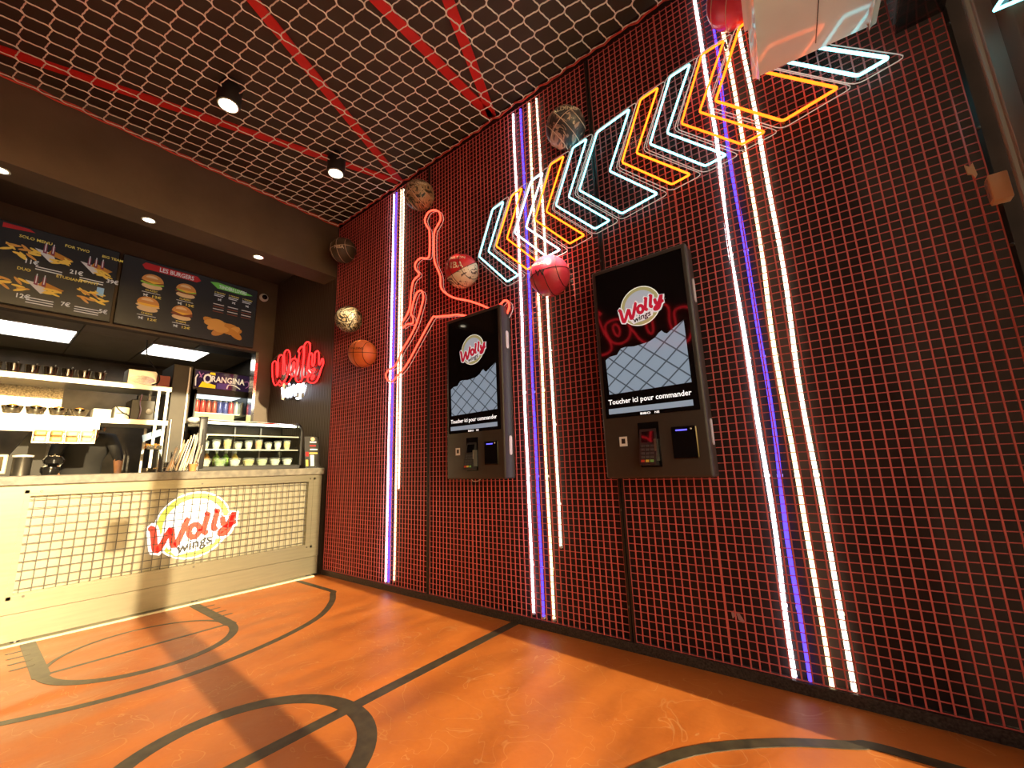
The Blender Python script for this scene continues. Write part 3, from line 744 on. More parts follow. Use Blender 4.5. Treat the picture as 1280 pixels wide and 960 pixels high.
for r_ in range(5):
    for c_ in range(3):
        a0 = 0.12 + c_ * 0.27; b0 = 0.06 + r_ * 0.105
        MB().prism([on_term(a0, b0), on_term(a0 + 0.2, b0), on_term(a0 + 0.2, b0 + 0.065), on_term(a0, b0 + 0.065)], (0, -0.002, 0.0005)).build('key', KEYS[c_ + 1] if r_ == 0 else KEYS[0], tmo)
MB().box((3.165, ky - 0.03, 0.90), (3.176, ky + 0.001, 1.0)).build('terminal_arm', STEEL, tmo)
rd = MB().rbox((3.24, ky - 0.006, 0.905), (3.352, ky + 0.003, 1.05), 0.004, 1).build('code_reader', SCREEN_BLACK, k2)
MB().box((3.262, ky - 0.008, 1.03), (3.312, ky - 0.0055, 1.036)).build('reader_light', em('blue_reader_led', (0.12, 0.10, 1.0), 2.0), rd)
MB().lathe([(0.004, 0), (0.004, 0.003)], (3.33, ky - 0.0055, 1.036), (0, -1, 0), 8).build('reader_sensor', WHITE_PLASTIC, rd)
OVAL = pm('lilac_white_handle', (0.72, 0.64, 0.70), None, 9, 0.3)
for z in (1.695, 1.02):
    MB().prism([(kx1 + 0.0005, -0.062 + 0.014 * math.cos(a), z + (0.045 if math.sin(a) >= 0 else -0.045) + 0.014 * math.sin(a)) for a in [2 * math.pi * i / 16 for i in range(16)]], (0.004, 0, 0)).build('side_lock_cover', OVAL, k2)
k1 = copy_thing(k2, (1.9995, 0, kz0 + 0.005), 'large wall-mounted order screen below the leaping neon player, nearer the counter')
t = thing('screen_cable', (1.95, -0.01, 0.75), 'thin white cable loop hanging below the left order screen', 'cable')
MB().tube(smooth_path([W(588, 596, -.03), W(591, 601, -.03), W(597, 601.5, -.03), W(603, 597, -.03), W(605, 594, -.03)], 4), 0.003, 5).build('cable', WHITE_PLASTIC, t, True)
MB().tube([W(592, 600, -.02) + Vector((0.014 * math.cos(a), 0, -0.02 + 0.018 * math.sin(a))) for a in [2 * math.pi * i / 14 for i in range(14)]], 0.0022, 5, True).build('cable_coil', BLACK_METAL, t, True)

# ------------------------------------------------------------------ air conditioner, dark box, socket on the right
a = thing('air_conditioner', (3.98, -0.10, 2.58), 'white air conditioning unit hanging above the right end of the neon chevrons', 'air conditioner')
zb = 2.575
ang = math.radians(5)
cx_, cy_ = 3.80, -0.165
def AC(u, v, z): return (cx_ + u * math.cos(ang) + v * math.sin(ang), cy_ + u * math.sin(ang) - v * math.cos(ang), z)
def acbox(u0, u1, v0, v1, z0, z1, r=0.012):
    bm = bmesh.new(); bmesh.ops.create_cube(bm, size=1)
    for p in bm.verts: p.co = Vector(AC(u0 + (u1 - u0) * (p.co.x + .5), v0 + (v1 - v0) * (p.co.y + .5), z0 + (z1 - z0) * (p.co.z + .5)))
    bmesh.ops.bevel(bm, geom=list(bm.edges), offset=r, segments=3, profile=0.5, affect='EDGES'); return MB().bm(bm)
acbox(0, 0.38, 0, 0.52, zb, zb + 0.26, 0.025).build('housing', AC_WHITE, a, True)
acbox(0.205, 0.208, 0.015, 0.50, zb - 0.0008, zb + 0.004, 0.0003).build('panel_joint', DARK_STEEL, a)
acbox(0.285, 0.372, 0.17, 0.50, zb - 0.004, zb + 0.01, 0.002).build('intake_grille', BLACK_METAL, a)
for i in range(7):
    acbox(0.287, 0.37, 0.18 + i * 0.043, 0.188 + i * 0.043, zb - 0.0065, zb - 0.003, 0.0006).build('grille_bar', BLACK_METAL, a)
acbox(-0.004, 0.012, 0.06, 0.46, zb + 0.05, zb + 0.22, 0.003).build('side_louvre', pm('grey_louvre', (0.40, 0.36, 0.33), None, 10, 0.4), a)
MB().box((3.86, -0.16, zb + 0.12), (4.12, -0.004, zb + 0.2)).build('wall_bracket', BLACK_METAL, a)
d = thing('black_cabinet', (4.29, -0.2, 2.56), 'glossy black box in the top right corner beside the air conditioner', 'cabinet')
bmx = MB().rbox((4.262, -0.60, 2.56), (4.405, -0.008, 2.95), 0.006, 2).build('housing', pm('glossy_black_lacquer', (0.02, 0.017, 0.016), None, 6, 0.12, spec=0.6), d, True)
MB().box((4.257, -0.58, 2.59), (4.263, -0.03, 2.93)).build('side_trim', pm('pale_edge_trim', (0.35, 0.36, 0.38), None, 6, 0.2, 0.6), d)
t = thing('neon_reflection', (4.46, -0.2, 2.5), 'tip of a cyan neon chevron on the shop front panel in the top right corner', 'neon sign')  # reflection of a chevron in the glass, added as an emissive tube
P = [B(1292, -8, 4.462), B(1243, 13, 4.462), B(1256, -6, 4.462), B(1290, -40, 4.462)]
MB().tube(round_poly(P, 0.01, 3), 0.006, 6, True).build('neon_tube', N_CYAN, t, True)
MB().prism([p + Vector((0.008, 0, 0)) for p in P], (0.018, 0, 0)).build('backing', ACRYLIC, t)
s = thing('wall_socket', (4.43, -0.03, 1.75), 'small cream surface-mounted socket box on the dark jamb by the shop front', 'socket')
SOCK = pm('cream_plastic', (0.82, 0.50, 0.26), None, 9, 0.4)
p0, p1 = W(1236, 233, -0.03), W(1253, 248, -0.03)
MB().rbox((4.385, -0.045, 1.735), (4.432, 0.0, 1.835), 0.004, 2).build('box', SOCK, s, True)
MB().box((4.382, -0.036, 1.748), (4.3855, -0.008, 1.823)).build('face_plate', pm('brownish_plate', (0.45, 0.25, 0.19), None, 30, 0.4), s)
for z in (1.768, 1.803):
    MB().lathe([(0.010, 0), (0.010, 0.002), (0.007, 0.003)], (4.382, -0.022, z), (-1, 0, 0), 12).build('outlet', pm('grey_outlet', (0.30, 0.24, 0.26), None, 30, 0.4), s)
cl = thing('cable_clip', (4.36, -0.01, 1.87), 'small cream plastic cable clip at the right end of the red mesh', 'clip')
c0 = W(1214, 214, -0.01)
MB().prism([(c0.x - 0.012, -0.012, c0.z + 0.03), (c0.x - 0.002, -0.012, c0.z + 0.018), (c0.x + 0.008, -0.012, c0.z + 0.03), (c0.x + 0.012, -0.012, c0.z - 0.02), (c0.x + 0.006, -0.012, c0.z - 0.03), (c0.x - 0.001, -0.012, c0.z - 0.012), (c0.x - 0.010, -0.012, c0.z - 0.008)], (0, 0.008, 0)).build('clip', SOCK, cl)

# ------------------------------------------------------------------ rope net under the ceiling
ZNET = 3.43
PN = 0.105
net = thing('ceiling_net', (2.2, -1.4, ZNET), 'cream rope goal net stretched below the dark ceiling', 'net')
g = MB(); A = 0.0062
nx = int(4.40 / PN); ny = int(2.72 / PN); oy = -0.03; ox = 0.03; SUB = 8
def sag(x, y): return ZNET - 0.012 * math.sin(math.pi * min(1, max(0, x / 4.4))) * math.sin(math.pi * min(1, max(0, -y / 2.75)))
def WV(s): return math.sin(2 * math.pi * s) + 0.45 * math.sin(4 * math.pi * s)
for i in range(nx + 1):
    pts = []
    for j in range(ny * SUB + 1):
        y = oy - j * PN / SUB; x = ox + i * PN + A * WV(j / SUB)
        pts.append((x, y, sag(x, y)))
    g.tube(pts, 0.0038, 4)
for j in range(ny + 1):
    pts = []
    for i in range(nx * SUB + 1):
        x = ox + i * PN / SUB; y = oy - j * PN - A * WV(i / SUB)
        pts.append((x, y, sag(x, y) + 0.004))
    g.tube(pts, 0.0038, 4)
g.build('rope_mesh', CREAM_ROPE, net, kind='stuff')
e = []
for i in range(nx * 2 + 1): e.append((0.012 + i * PN / 2, -0.022 - 0.004 * math.sin(i * 1.3) - (0.010 if i % 2 else 0), ZNET + (0.004 if i % 4 < 2 else -0.006)))
MB().tube(e, 0.0065, 5).build('border_rope', RED_ROPE, net)
e = [(0.012, -0.02 - i * PN / 2, ZNET + (0.004 if i % 4 < 2 else -0.003)) for i in range(ny * 2 + 1)]
MB().tube(e, 0.0065, 5).build('border_rope', RED_ROPE, net)
MB().tube([(p[0] + 0.012, p[1] , p[2] + 0.012) for p in e], 0.005, 5).build('border_rope', RED_ROPE, net)
# ------------------------------------------------------------------ red bars on the ceiling
def bar(p, q, label, wd=0.064):
    p = Vector((*p, ZC - 0.014)); q = Vector((*q, ZC - 0.014)); dr = (q - p).normalized(); s = Vector((-dr.y, dr.x, 0)) * wd / 2
    m = MB().prism([p + s, q + s, q - s, p - s], (0, 0, 0.0139)).build('ceiling_bar', RED_BAR, loc=(p + q) / 2)
    tag(m, label, 'ceiling bar', 'red bars on the ceiling')
bar((-0.0 + 0.02, -2.60), (0.965, 0.02), 'long red ceiling bar beside the bulkhead, passing the spotlights')
bar((2.14, -2.72), (0.985, 0.02), 'red ceiling bar slanting from the top edge to the first LED group')
bar((2.19, -2.72), (2.105, 0.02), 'red ceiling bar running straight across to the second LED group')
bar((3.30, -2.72), (2.115, 0.02), 'red ceiling bar slanting to the second LED group from the right')
# ------------------------------------------------------------------ spotlights
def spot(x, y, label, target, energy=14, cone=75):
    t = thing('spotlight', (x, y, ZC), label, 'spotlight', 'black ceiling spotlights')
    ax = (Vector(target) - Vector((x, y, 3.42))).normalized()
    MB().lathe([(0.045, 0), (0.045, -0.03)], (x, y, ZC), (0, 0, 1), 16).build('ceiling_mount', BLACK_METAL, t, True)
    MB().tube([(x, y, ZC - 0.025), (x, y, 3.47)], 0.012, 8).build('stem', BLACK_METAL, t)
    c = Vector((x, y, 3.46))
    MB().lathe([(0.066, -0.03), (0.071, -0.02), (0.071, 0.10), (0.066, 0.115), (0.058, 0.115), (0.055, 0.10)], c, ax, 20, False).lathe([(0.066, -0.03), (0.001, -0.031)], c, ax, 20, False).build('can', BLACK_METAL, t, True)
    MB().lathe([(0.060, 0.104), (0.063, 0.122), (0.055, 0.124), (0.050, 0.106)], c, ax, 20, False).build('reflector_ring', STEEL, t, True)
    MB().lathe([(0.053, 0.100), (0.038, 0.108), (0.001, 0.110)], c, ax, 20, True).build('lens', BULB, t, True)
    l = bpy.data.lights.new('spot_lamp', 'SPOT'); l.energy = energy; l.color = (1.0, 0.84, 0.62); l.spot_size = math.radians(cone); l.spot_blend = 0.5; l.shadow_soft_size = 0.04
    o = bpy.data.objects.new('spot_lamp', l); COL.objects.link(o); o.parent = t
    o.location = c + ax * 0.14 - Vector((x, y, ZC)); o.rotation_euler = ax.to_track_quat('-Z', 'Y').to_euler()
    return t
spot(0.935, -1.33, 'black ceiling spotlight farther left, shining through the net', (1.05, -1.45, 0), 9)
spot(0.858, -0.522, 'black ceiling spotlight near the corner, on the red bar', (0.95, -0.62, 0), 6)
spot(2.95, -0.95, 'black ceiling spotlight above the top edge of the photo, aimed at the crimson basketball', W(687, 345, -0.092), 1500, 9)
# ------------------------------------------------------------------ downlights in the beam
for k, y in enumerate((-2.215, -1.479, -0.698)):
    t = thing('downlight', (-0.125, y, 2.868), ('round recessed downlight in the bulkhead at the left edge of the photo', 'round recessed downlight in the bulkhead above the gap of the menu boards', 'round recessed downlight in the bulkhead nearest the corner')[k], 'ceiling light', 'downlights in the bulkhead')
    MB().lathe([(0.045, 0.0), (0.047, -0.004), (0.036, -0.006), (0.034, 0.0)], (-0.125, y, 2.868), (0, 0, 1), 20, False).build('trim_ring', STEEL, t, True)
    MB().lathe([(0.035, -0.002), (0.020, -0.005), (0.001, -0.006)], (-0.125, y, 2.868), (0, 0, 1), 20).build('lens', BULB, t, True)
    l = bpy.data.lights.new('downlight_lamp', 'SPOT'); l.energy = 10; l.color = (1.0, 0.82, 0.58); l.spot_size = math.radians(100); l.spot_blend = 0.7; l.shadow_soft_size = 0.03
    o = bpy.data.objects.new('downlight_lamp', l); COL.objects.link(o); o.parent = t; o.location = (0, 0, -0.02)

# ------------------------------------------------------------------ neon shop sign on the kitchen side wall, and the larger one on the left wall
LOOPS = [[(108, 400), (104, 480), (110, 580), (125, 650), (150, 672), (175, 650), (195, 612), (208, 636), (236, 646), (265, 610), (290, 560), (305, 500), (325, 420), (332, 330), (328, 270), (308, 230), (280, 232), (258, 268), (255, 330), (262, 420), (258, 500), (246, 535), (238, 500), (240, 400), (240, 320), (222, 290), (196, 300), (178, 350), (180, 450), (175, 530), (167, 570), (160, 500), (162, 420), (155, 378), (130, 370)],
         [(345, 355), (325, 400), (322, 480), (335, 540), (360, 562), (388, 545), (405, 500), (418, 420), (415, 360), (395, 335), (370, 335)],
         [(370, 390), (362, 440), (368, 490), (380, 470), (388, 410), (382, 378)],
         [(432, 245), (465, 192), (495, 192), (500, 300), (488, 420), (478, 520), (484, 590), (455, 625), (420, 628), (400, 590), (405, 520), (425, 430), (438, 330), (446, 262)],
         [(508, 175), (535, 130), (565, 128), (582, 160), (580, 240), (565, 330), (550, 420), (538, 485), (560, 510), (552, 548), (520, 570), (490, 565), (480, 520), (490, 440), (505, 330), (510, 240)],
         [(580, 280), (603, 268), (612, 300), (606, 370), (608, 420), (622, 425), (638, 370), (642, 280), (660, 245), (685, 245), (695, 300), (692, 390), (702, 415), (722, 370), (730, 340), (745, 345), (748, 400), (722, 470), (700, 540), (670, 610), (630, 640), (585, 640), (552, 615), (555, 570), (590, 530), (635, 490), (634, 462), (600, 485), (575, 470), (565, 430), (570, 340)],
         [(598, 592), (604, 560), (625, 545), (632, 560), (615, 595)]]
WINGS = [[(228, 705), (234, 765), (242, 822), (256, 780), (266, 735), (278, 815), (292, 770), (298, 705)], [(318, 700), (326, 805)], [(318, 655), (321, 665)], [(345, 800), (344, 685), (352, 720), (375, 672), (388, 700), (392, 790)],
         [(455, 668), (425, 665), (408, 700), (418, 745), (445, 740), (456, 668), (458, 790), (440, 838), (410, 835)], [(500, 650), (478, 662), (480, 690), (502, 712), (502, 745), (478, 755)]]
def sign_pt(x, y, yy): return W(330 + x / 10.1, 415 + y / 10.1, yy)
t = thing('neon_shop_sign', (-0.7, 0, 1.75), 'red neon script sign with a small white neon word below, on the dark side wall', 'neon sign')
q = MB()
for lp in LOOPS: q.tube(smooth_path([sign_pt(x, y, -0.035) for x, y in lp], 3, True), 0.0075, 6, True)
q.build('red_neon_tube', N_SIGNRED, t, True)
q = MB()
for lp in WINGS: q.tube(smooth_path([sign_pt(x, y, -0.035) for x, y in lp], 3), 0.0105, 6)
q.build('white_neon_tube', N_SIGNWHITE, t, True)
bk = [(90, 380), (85, 560), (140, 700), (200, 690), (215, 850), (270, 870), (400, 850), (430, 885), (470, 850), (510, 800), (540, 700), (540, 640), (600, 665), (680, 640), (730, 530), (775, 400), (755, 310), (700, 225), (620, 250), (590, 110), (530, 105), (420, 230), (380, 320), (345, 290), (290, 205), (190, 270)]
BACKPL = pm('red_tinted_acrylic', (0.10, 0.012, 0.010), None, 8, 0.15)
q = MB()
for lp in (LOOPS[0], LOOPS[1], LOOPS[3], LOOPS[4], LOOPS[5]): q.prism([sign_pt(x, y, -0.018) for x, y in lp], (0, 0.004, 0))
q.build('letter_backing', BACKPL, t)
MB().prism([sign_pt(x, y, -0.010) for x, y in bk], (0, 0.004, 0)).build('acrylic_backing', ACRYLIC, t)
for x, y in ((150, 600), (560, 180), (680, 560), (300, 790)):
    p = sign_pt(x, y, -0.03); MB().lathe([(0.008, 0), (0.008, 0.03)], p, (0, 1, 0), 8).build('standoff', DARK_STEEL, t)
t = thing('neon_wall_sign', (1.7, YL, 2.0), 'large red neon lettering on the left wall, seen only mirrored in the order screen', 'neon sign')
q = MB()
for lp in LOOPS: q.tube(smooth_path([(2.80 - (x - 104) * 0.00318, YL + 0.05, 2.12 + (672 - y) * 0.00135) for x, y in lp], 3, True), 0.011, 6, True)
q.build('red_neon_tube', em('red_wall_neon', (1.0, 0.02, 0.03), 5.0), t, True)
for x in (2.6, 1.0): MB().lathe([(0.008, 0), (0.008, 0.05)], (x, YL, 2.45), (0, 1, 0), 8).build('standoff', DARK_STEEL, t)

# ------------------------------------------------------------------ steel counter with wire grille and lit logo
YA, YB = -2.72, -0.052           # counter ends
c = thing('service_counter', (-0.35, -1.4, 0), 'satin steel service counter with a framed wire grille front', 'counter')
MB().box((-0.70, YA, 0.10), (-0.045, YB, 0.885)).build('carcass', STEEL_LIGHT, c)
f = MB()
gy0, gy1, gz0, gz1 = -1.866, -0.112, 0.249, 0.857
f.box((-0.045, YA, gz1 - 0.034), (0, YB, 0.885)); f.box((-0.045, YA, 0.172), (0, YB, gz0 + 0.03))
f.box((-0.045, YA, gz0 + 0.03), (0, gy0 + 0.024, gz1 - 0.034)); f.box((-0.045, gy1 - 0.06, gz0 + 0.03), (0, YB, gz1 - 0.034))
f.build('front_frame', STEEL_LIGHT, c)
b = MB()
for a0, a1 in (((0, gy0, gz0), (0.003, gy1, gz0 + 0.018)), ((0, gy0, gz1 - 0.018), (0.003, gy1, gz1)), ((0, gy0, gz0), (0.003, gy0 + 0.018, gz1)), ((0, gy1 - 0.018, gz0), (0.003, gy1, gz1))): b.box(a0, a1)
b.build('grille_bezel', STEEL_LIGHT, c)
MB().box((-0.046, gy0 + 0.024, gz0 + 0.03), (-0.0445, gy1 - 0.06, gz1 - 0.034)).build('back_panel', pm('bright_satin_panel', (0.30, 0.27, 0.19), (0.26, 0.23, 0.16), 5, 0.38, 0.4), c)
GW = pm('dark_grille_wire', (0.05, 0.042, 0.033), None, 20, 0.45)
n = round((gy1 - gy0 - 0.084) / 0.0512); ya = gy0 + 0.024; yb = gy1 - 0.06
for i in range(n + 1):
    y = ya + 0.02 + (yb - ya - 0.04) * i / n
    MB().box((-0.010, y - 0.0022, gz0 + 0.03), (-0.0055, y + 0.0022, gz1 - 0.034)).build('grille_wire', GW, c)
nz = 11
for i in range(nz):
    z = gz0 + 0.05 + (gz1 - gz0 - 0.105) * i / (nz - 1)
    MB().box((-0.0145, ya, z - 0.0022), (-0.0100, yb, z + 0.0022)).build('grille_wire', GW, c)
for y, z in ((-1.80, gz1 - 0.009), (-0.985, gz1 - 0.009), (-0.985, gz0 + 0.009), (-0.16, gz1 - 0.009), (-0.16, gz0 + 0.009), (-1.80, gz0 + 0.009)):
    MB().lathe([(0.007, 0), (0.006, 0.004)], (0.003, y, z), (1, 0, 0), 10).build('screw', DARK_STEEL, c)
MB().box((-0.05, YA, 0.022), (-0.008, YB, 0.168)).build('kick_panel', STEEL_LIGHT, c)
for y in (-0.12, -0.95, -1.8, -2.6):
    MB().lathe([(0.022, 0), (0.018, 0.02), (0.018, 0.05)], (-0.03, y, 0.0), (0, 0, 1), 12).build('foot', BLACK_METAL, c)
struct(MB().box((-0.06, YA, 0.0), (0.018, YB - 0.03, 0.012)).build('trim_floor_edge', pm('pale_floor_trim', (0.55, 0.50, 0.34), None, 9, 0.4)))
wt = MB().rbox((-0.74, YA, 0.885), (0.022, YB + 0.012, 0.943), 0.006, 2).build('worktop', STONE, loc=(-0.35, -1.4, 0.885))
tag(wt, 'grey-brown stone worktop lying along the steel counter', 'worktop')
# lit logo sign between panel and grille
ls = thing('counter_logo_sign', (-0.03, -1.0, 0.30), 'round white light-up shop logo with red lettering behind the counter grille', 'light sign')
LG = [lm('sign_white', (0.9, 0.9, 0.86), 0.9), lm('sign_yellow_green', (0.75, 0.78, 0.10), 0.7), lm('sign_white_b', (0.92, 0.92, 0.90), 0.9), lm('sign_white_c', (0.92, 0.92, 0.90), 0.9), lm('sign_red', (0.85, 0.05, 0.03), 0.45), lm('sign_black', (0.03, 0.03, 0.03), 0.0)]
for m in LG: m.node_tree.nodes['Principled BSDF'].inputs['Roughness'].default_value = 0.3
MB().prism(circle3(Vector((-0.045, -1.0, 0.552)), Vector((0, 1, 0)), Vector((0, 0, 1)), 0.235), (0.018, 0, 0)).build('light_box', WHITE_PLASTIC, ls)
logo(ls, (-0.027, -1.0, 0.552), (0, 1, 0), (0, 0, 1), (1, 0, 0), 0.228, LG, d=0.0016)

# ------------------------------------------------------------------ menu boards
XM = -1.365
DARKB = lm('board_black', (0.016, 0.014, 0.013), 0.5)
DARKB.node_tree.nodes['Principled BSDF'].inputs['Roughness'].default_value = 0.25
BM = {k: lm('board_' + k, tuple(c * 0.8 for c in v), e * 0.5) for k, (v, e) in dict(white=((0.7, 0.7, 0.68), 0.5), yellow=((0.75, 0.58, 0.12), 0.5), red=((0.42, 0.03, 0.03), 0.5), green=((0.16, 0.50, 0.08), 0.5), bun=((0.58, 0.25, 0.07), 0.5), lettuce=((0.28, 0.48, 0.06), 0.5), patty=((0.20, 0.06, 0.03), 0.5), cheese=((0.8, 0.45, 0.06), 0.5), sesame=((0.72, 0.48, 0.24), 0.5),
      fries=((0.80, 0.52, 0.09), 0.5), tray=((0.62, 0.58, 0.54), 0.5), cola=((0.22, 0.05, 0.07), 0.5), crumb=((0.62, 0.30, 0.07), 0.5), crumb2=((0.50, 0.21, 0.04), 0.5), blue=((0.30, 0.50, 0.70), 0.5)).items()}
UY = Vector((0, 1, 0))
class Board:
    """flat print: collects shapes by colour on the plane x = XM, local u to the right and v up in metres"""
    def __init__(self, name, y0, y1, z0, z1, label):
        self.y0, self.z0, self.w, self.h = y0, z0, y1 - y0, z1 - z0
        self.t = thing(name, (XM, (y0 + y1) / 2, z0), label, 'menu board', 'menu boards above the counter')
        MB().rbox((XM - 0.033, y0, z0), (XM, y1, z1), 0.004, 1).build('housing', BLACK_METAL, self.t)
        self.s = MB().box((XM - 0.001, y0 + 0.008, z0 + 0.008), (XM + 0.0015, y1 - 0.008, z1 - 0.008)).build('screen', DARKB, self.t)
        self.k = 0; self.q = {}
    def P(self, u, v, lay=1): return Vector((XM + 0.0015 + 0.0005 * lay, self.y0 + u * self.w, self.z0 + v * self.h))
    def poly(self, pts, col, lay=1):
        MB().prism([self.P(u, v, lay) for u, v in pts], (0.0004, 0, 0)).build('print_' + col, BM[col], self.s)
    def ell(self, cu, cv, ru, rv, col, lay=1, a0=0.0, a1=2 * math.pi, rot=0.0):
        n = 14; pts = []
        for i in range(n + (0 if a1 - a0 > 6 else 1)):
            a = a0 + (a1 - a0) * i / n; x, y = ru * math.cos(a), rv * math.sin(a)
            x, y = x * math.cos(rot) - y * math.sin(rot) * self.h / self.w, x * math.sin(rot) * self.w / self.h + y * math.cos(rot)
            pts.append((cu + x, cv + y))
        self.poly(pts, col, lay)
    def text(self, s, u, v, size, col, wd=None, bold=0.02, center=False):
        m = MB(); add_text(m, s, self.P(u, v, 6), UY, UZ, size, wd, bold, center); m.build('print_text', BM[col], self.s)
    def burger(self, u, v, r, mid=('lettuce', 'patty')):
        rv = r * self.w / self.h
        self.ell(u, v - rv * 0.62, r * 0.95, rv * 0.34, 'sesame', 1)
        self.ell(u, v - rv * 0.25, r * 1.08, rv * 0.22, mid[0], 2)
        self.ell(u + r * 0.05, v - rv * 0.08, r * 1.0, rv * 0.2, mid[1], 3)
        self.poly([(u - r * 0.9, v), (u + r * 0.9, v), (u + r * 0.1, v - rv * 0.28)], 'cheese', 4)
        self.ell(u, v, r, rv * 0.85, 'bun', 5, 0, math.pi)
        self.ell(u - r * 0.1, v + rv * 0.35, r * 0.55, rv * 0.3, 'sesame', 5.5, 0, math.pi)
    def meal(self, u, v, r, cups=2):
        rv = r * self.w / self.h
        self.poly([(u - r, v + rv * 0.2), (u - r * 0.2, v - rv * 0.6), (u + r * 0.1, v - rv * 0.45), (u - r * 0.1, v + rv * 0.1)], 'tray', 1)
        self.poly([(u - r * 0.2, v + rv * 0.35), (u + r * 0.9, v - rv * 0.05), (u + r * 0.6, v - rv * 0.3), (u - r * 0.4, v)], 'crumb2', 2)
        for k in range(cups):
            x = u - r * 0.6 + k * r * 0.38
            self.poly([(x, v), (x + r * 0.2, v - rv * 0.05), (x + r * 0.17, v + rv * 0.65), (x + r * 0.02, v + rv * 0.65)], 'cola', 3)
            self.poly([(x + r * 0.07, v + rv * 0.1), (x + r * 0.12, v + rv * 0.1), (x + r * 0.12, v + rv * 0.8), (x + r * 0.07, v + rv * 0.8)], 'white', 3.5)
        rnd = random.Random(int(u * 1000))
        for k in range(9):
            x = u + r * rnd.uniform(0.0, 0.7); y = v - rv * rnd.uniform(0.15, 0.6)
            self.ell(x, y, r * 0.28, rv * 0.07, 'fries', 4 + k * 0.1, rot=rnd.uniform(-0.9, 0.4))
zb0, zb1 = 2.345, 3.055
b2 = Board('menu_board', -1.43, -0.232, zb0, zb1, 'right menu board with four burgers and chicken tenders')
b2.poly([(0.14, 0.955), (0.50, 0.955), (0.53, 0.90), (0.50, 0.86), (0.14, 0.86), (0.12, 0.91)], 'red', 1)
b2.text('LES BURGERS', 0.235, 0.875, 0.062, 'white', 0.24 * b2.w)
for u, v, mid in ((0.20, 0.70, ('lettuce', 'patty')), (0.43, 0.69, ('patty', 'lettuce')), (0.19, 0.36, ('sesame', 'cheese')), (0.42, 0.34, ('patty', 'patty'))):
    b2.burger(u, v, 0.072, mid)
    b2.text('CLASSIC' if v > 0.5 else 'CHEESE', u, v - 0.155, 0.026, 'yellow', None, 0.01, True)
    b2.poly([(u - 0.06, v - 0.17), (u + 0.06, v - 0.17), (u + 0.06, v - 0.176), (u - 0.06, v - 0.176)], 'white', 2)
    b2.text('9€', u - 0.05, v - 0.235, 0.034, 'white'); b2.text('12€', u + 0.01, v - 0.235, 0.034, 'yellow', 0.07)
b2.poly([(0.60, 0.93), (0.66, 0.95), (0.86, 0.92), (0.955, 0.88), (0.88, 0.85), (0.66, 0.85)], 'green', 1)
b2.text('TENDERS LOVERS', 0.67, 0.865, 0.052, 'white', 0.23 * b2.w)
for i in range(3):
    u = 0.64 + i * 0.115
    b2.text('%d TENDERS' % (3 + 2 * i), u, 0.775, 0.020, 'yellow', 0.085 * b2.w)
    b2.poly([(u, 0.76), (u + 0.08, 0.76), (u + 0.08, 0.75), (u, 0.75)], 'white'); b2.poly([(u, 0.735), (u + 0.07, 0.735), (u + 0.07, 0.725), (u, 0.725)], 'white')
    b2.text('%d€' % (5 + 2 * i), u + 0.03, 0.66, 0.032, 'white')
    for j in range(4): b2.poly([(u, 0.60 - j * 0.04), (u + 0.085, 0.60 - j * 0.04), (u + 0.085, 0.588 - j * 0.04), (u, 0.588 - j * 0.04)], 'patty' if j % 2 else 'tray')
rnd = random.Random(3)
for k in range(16):
    b2.ell(0.74 + rnd.uniform(-0.11, 0.13), 0.20 + rnd.uniform(-0.06, 0.13) * (1 - abs(k % 5 - 2) / 5), 0.062, 0.052, 'crumb' if k % 2 else 'crumb2', 1 + k * 0.2, rot=rnd.uniform(-0.8, 0.8))
b1 = Board('menu_board', -2.66, -1.452, zb0, zb1, 'left menu board with meal trays, fries and prices')
b1.meal(0.66, 0.72, 0.10); b1.meal(0.885, 0.70, 0.095, 3); b1.meal(0.645, 0.30, 0.10)
rnd = random.Random(5)
for cu, cv in ((0.50, 0.66), (0.48, 0.25), (0.89, 0.28)):
    for k in range(14): b1.ell(cu + rnd.uniform(-0.07, 0.07), cv + rnd.uniform(-0.06, 0.07), 0.032, 0.014, 'fries' if k % 3 else 'crumb', 1 + k * 0.2, rot=rnd.uniform(-0.9, 0.5))
b1.poly([(0.90, 0.44), (0.94, 0.44), (0.94, 0.33), (0.90, 0.33)], 'blue', 3)
for s, u, v in (('FOR TWO', 0.70, 0.87), ('BIG TEAM', 0.90, 0.86), ('ETUDIANT', 0.685, 0.45), ('ENFANT', 0.80, 0.46), ('SOLO MENU', 0.48, 0.84), ('DUO', 0.50, 0.44)):
    b1.text(s, u, v, 0.034, 'yellow')
for s, u, v in (('21€', 0.745, 0.54), ('39€', 0.945, 0.53), ('7€', 0.73, 0.10), ('5€', 0.93, 0.10), ('11€', 0.53, 0.54), ('12€', 0.52, 0.10)):
    b1.text(s, u, v, 0.052, 'white')
for u, v in ((0.58, 0.53), (0.80, 0.52), (0.565, 0.13), (0.80, 0.13)):
    for j in range(2 if v > 0.3 else 3): b1.poly([(u, v - j * 0.03), (u + 0.13, v - j * 0.03), (u + 0.13, v - 0.011 - j * 0.03), (u, v - 0.011 - j * 0.03)], 'white')
b1.poly([(0.40, 0.97), (0.52, 0.97), (0.55, 0.94), (0.40, 0.91)], 'red', 1)
t = thing('security_camera', (-1.4, -0.15, 2.97), 'white dome security camera right of the menu boards', 'camera')
dc = B(330, 372, -1.385)
MB().lathe([(0.048, 0.0), (0.048, 0.02), (0.040, 0.032), (0.028, 0.034)], (-1.4, dc.y, dc.z), (1, 0, 0), 20).build('mount_ring', WHITE_PLASTIC, t, True)
MB().lathe([(0.030, 0.030), (0.027, 0.045), (0.016, 0.055), (0.002, 0.058)], (-1.4, dc.y, dc.z), (1, 0, 0), 20).build('dome', SCREEN_BLACK, t, True)

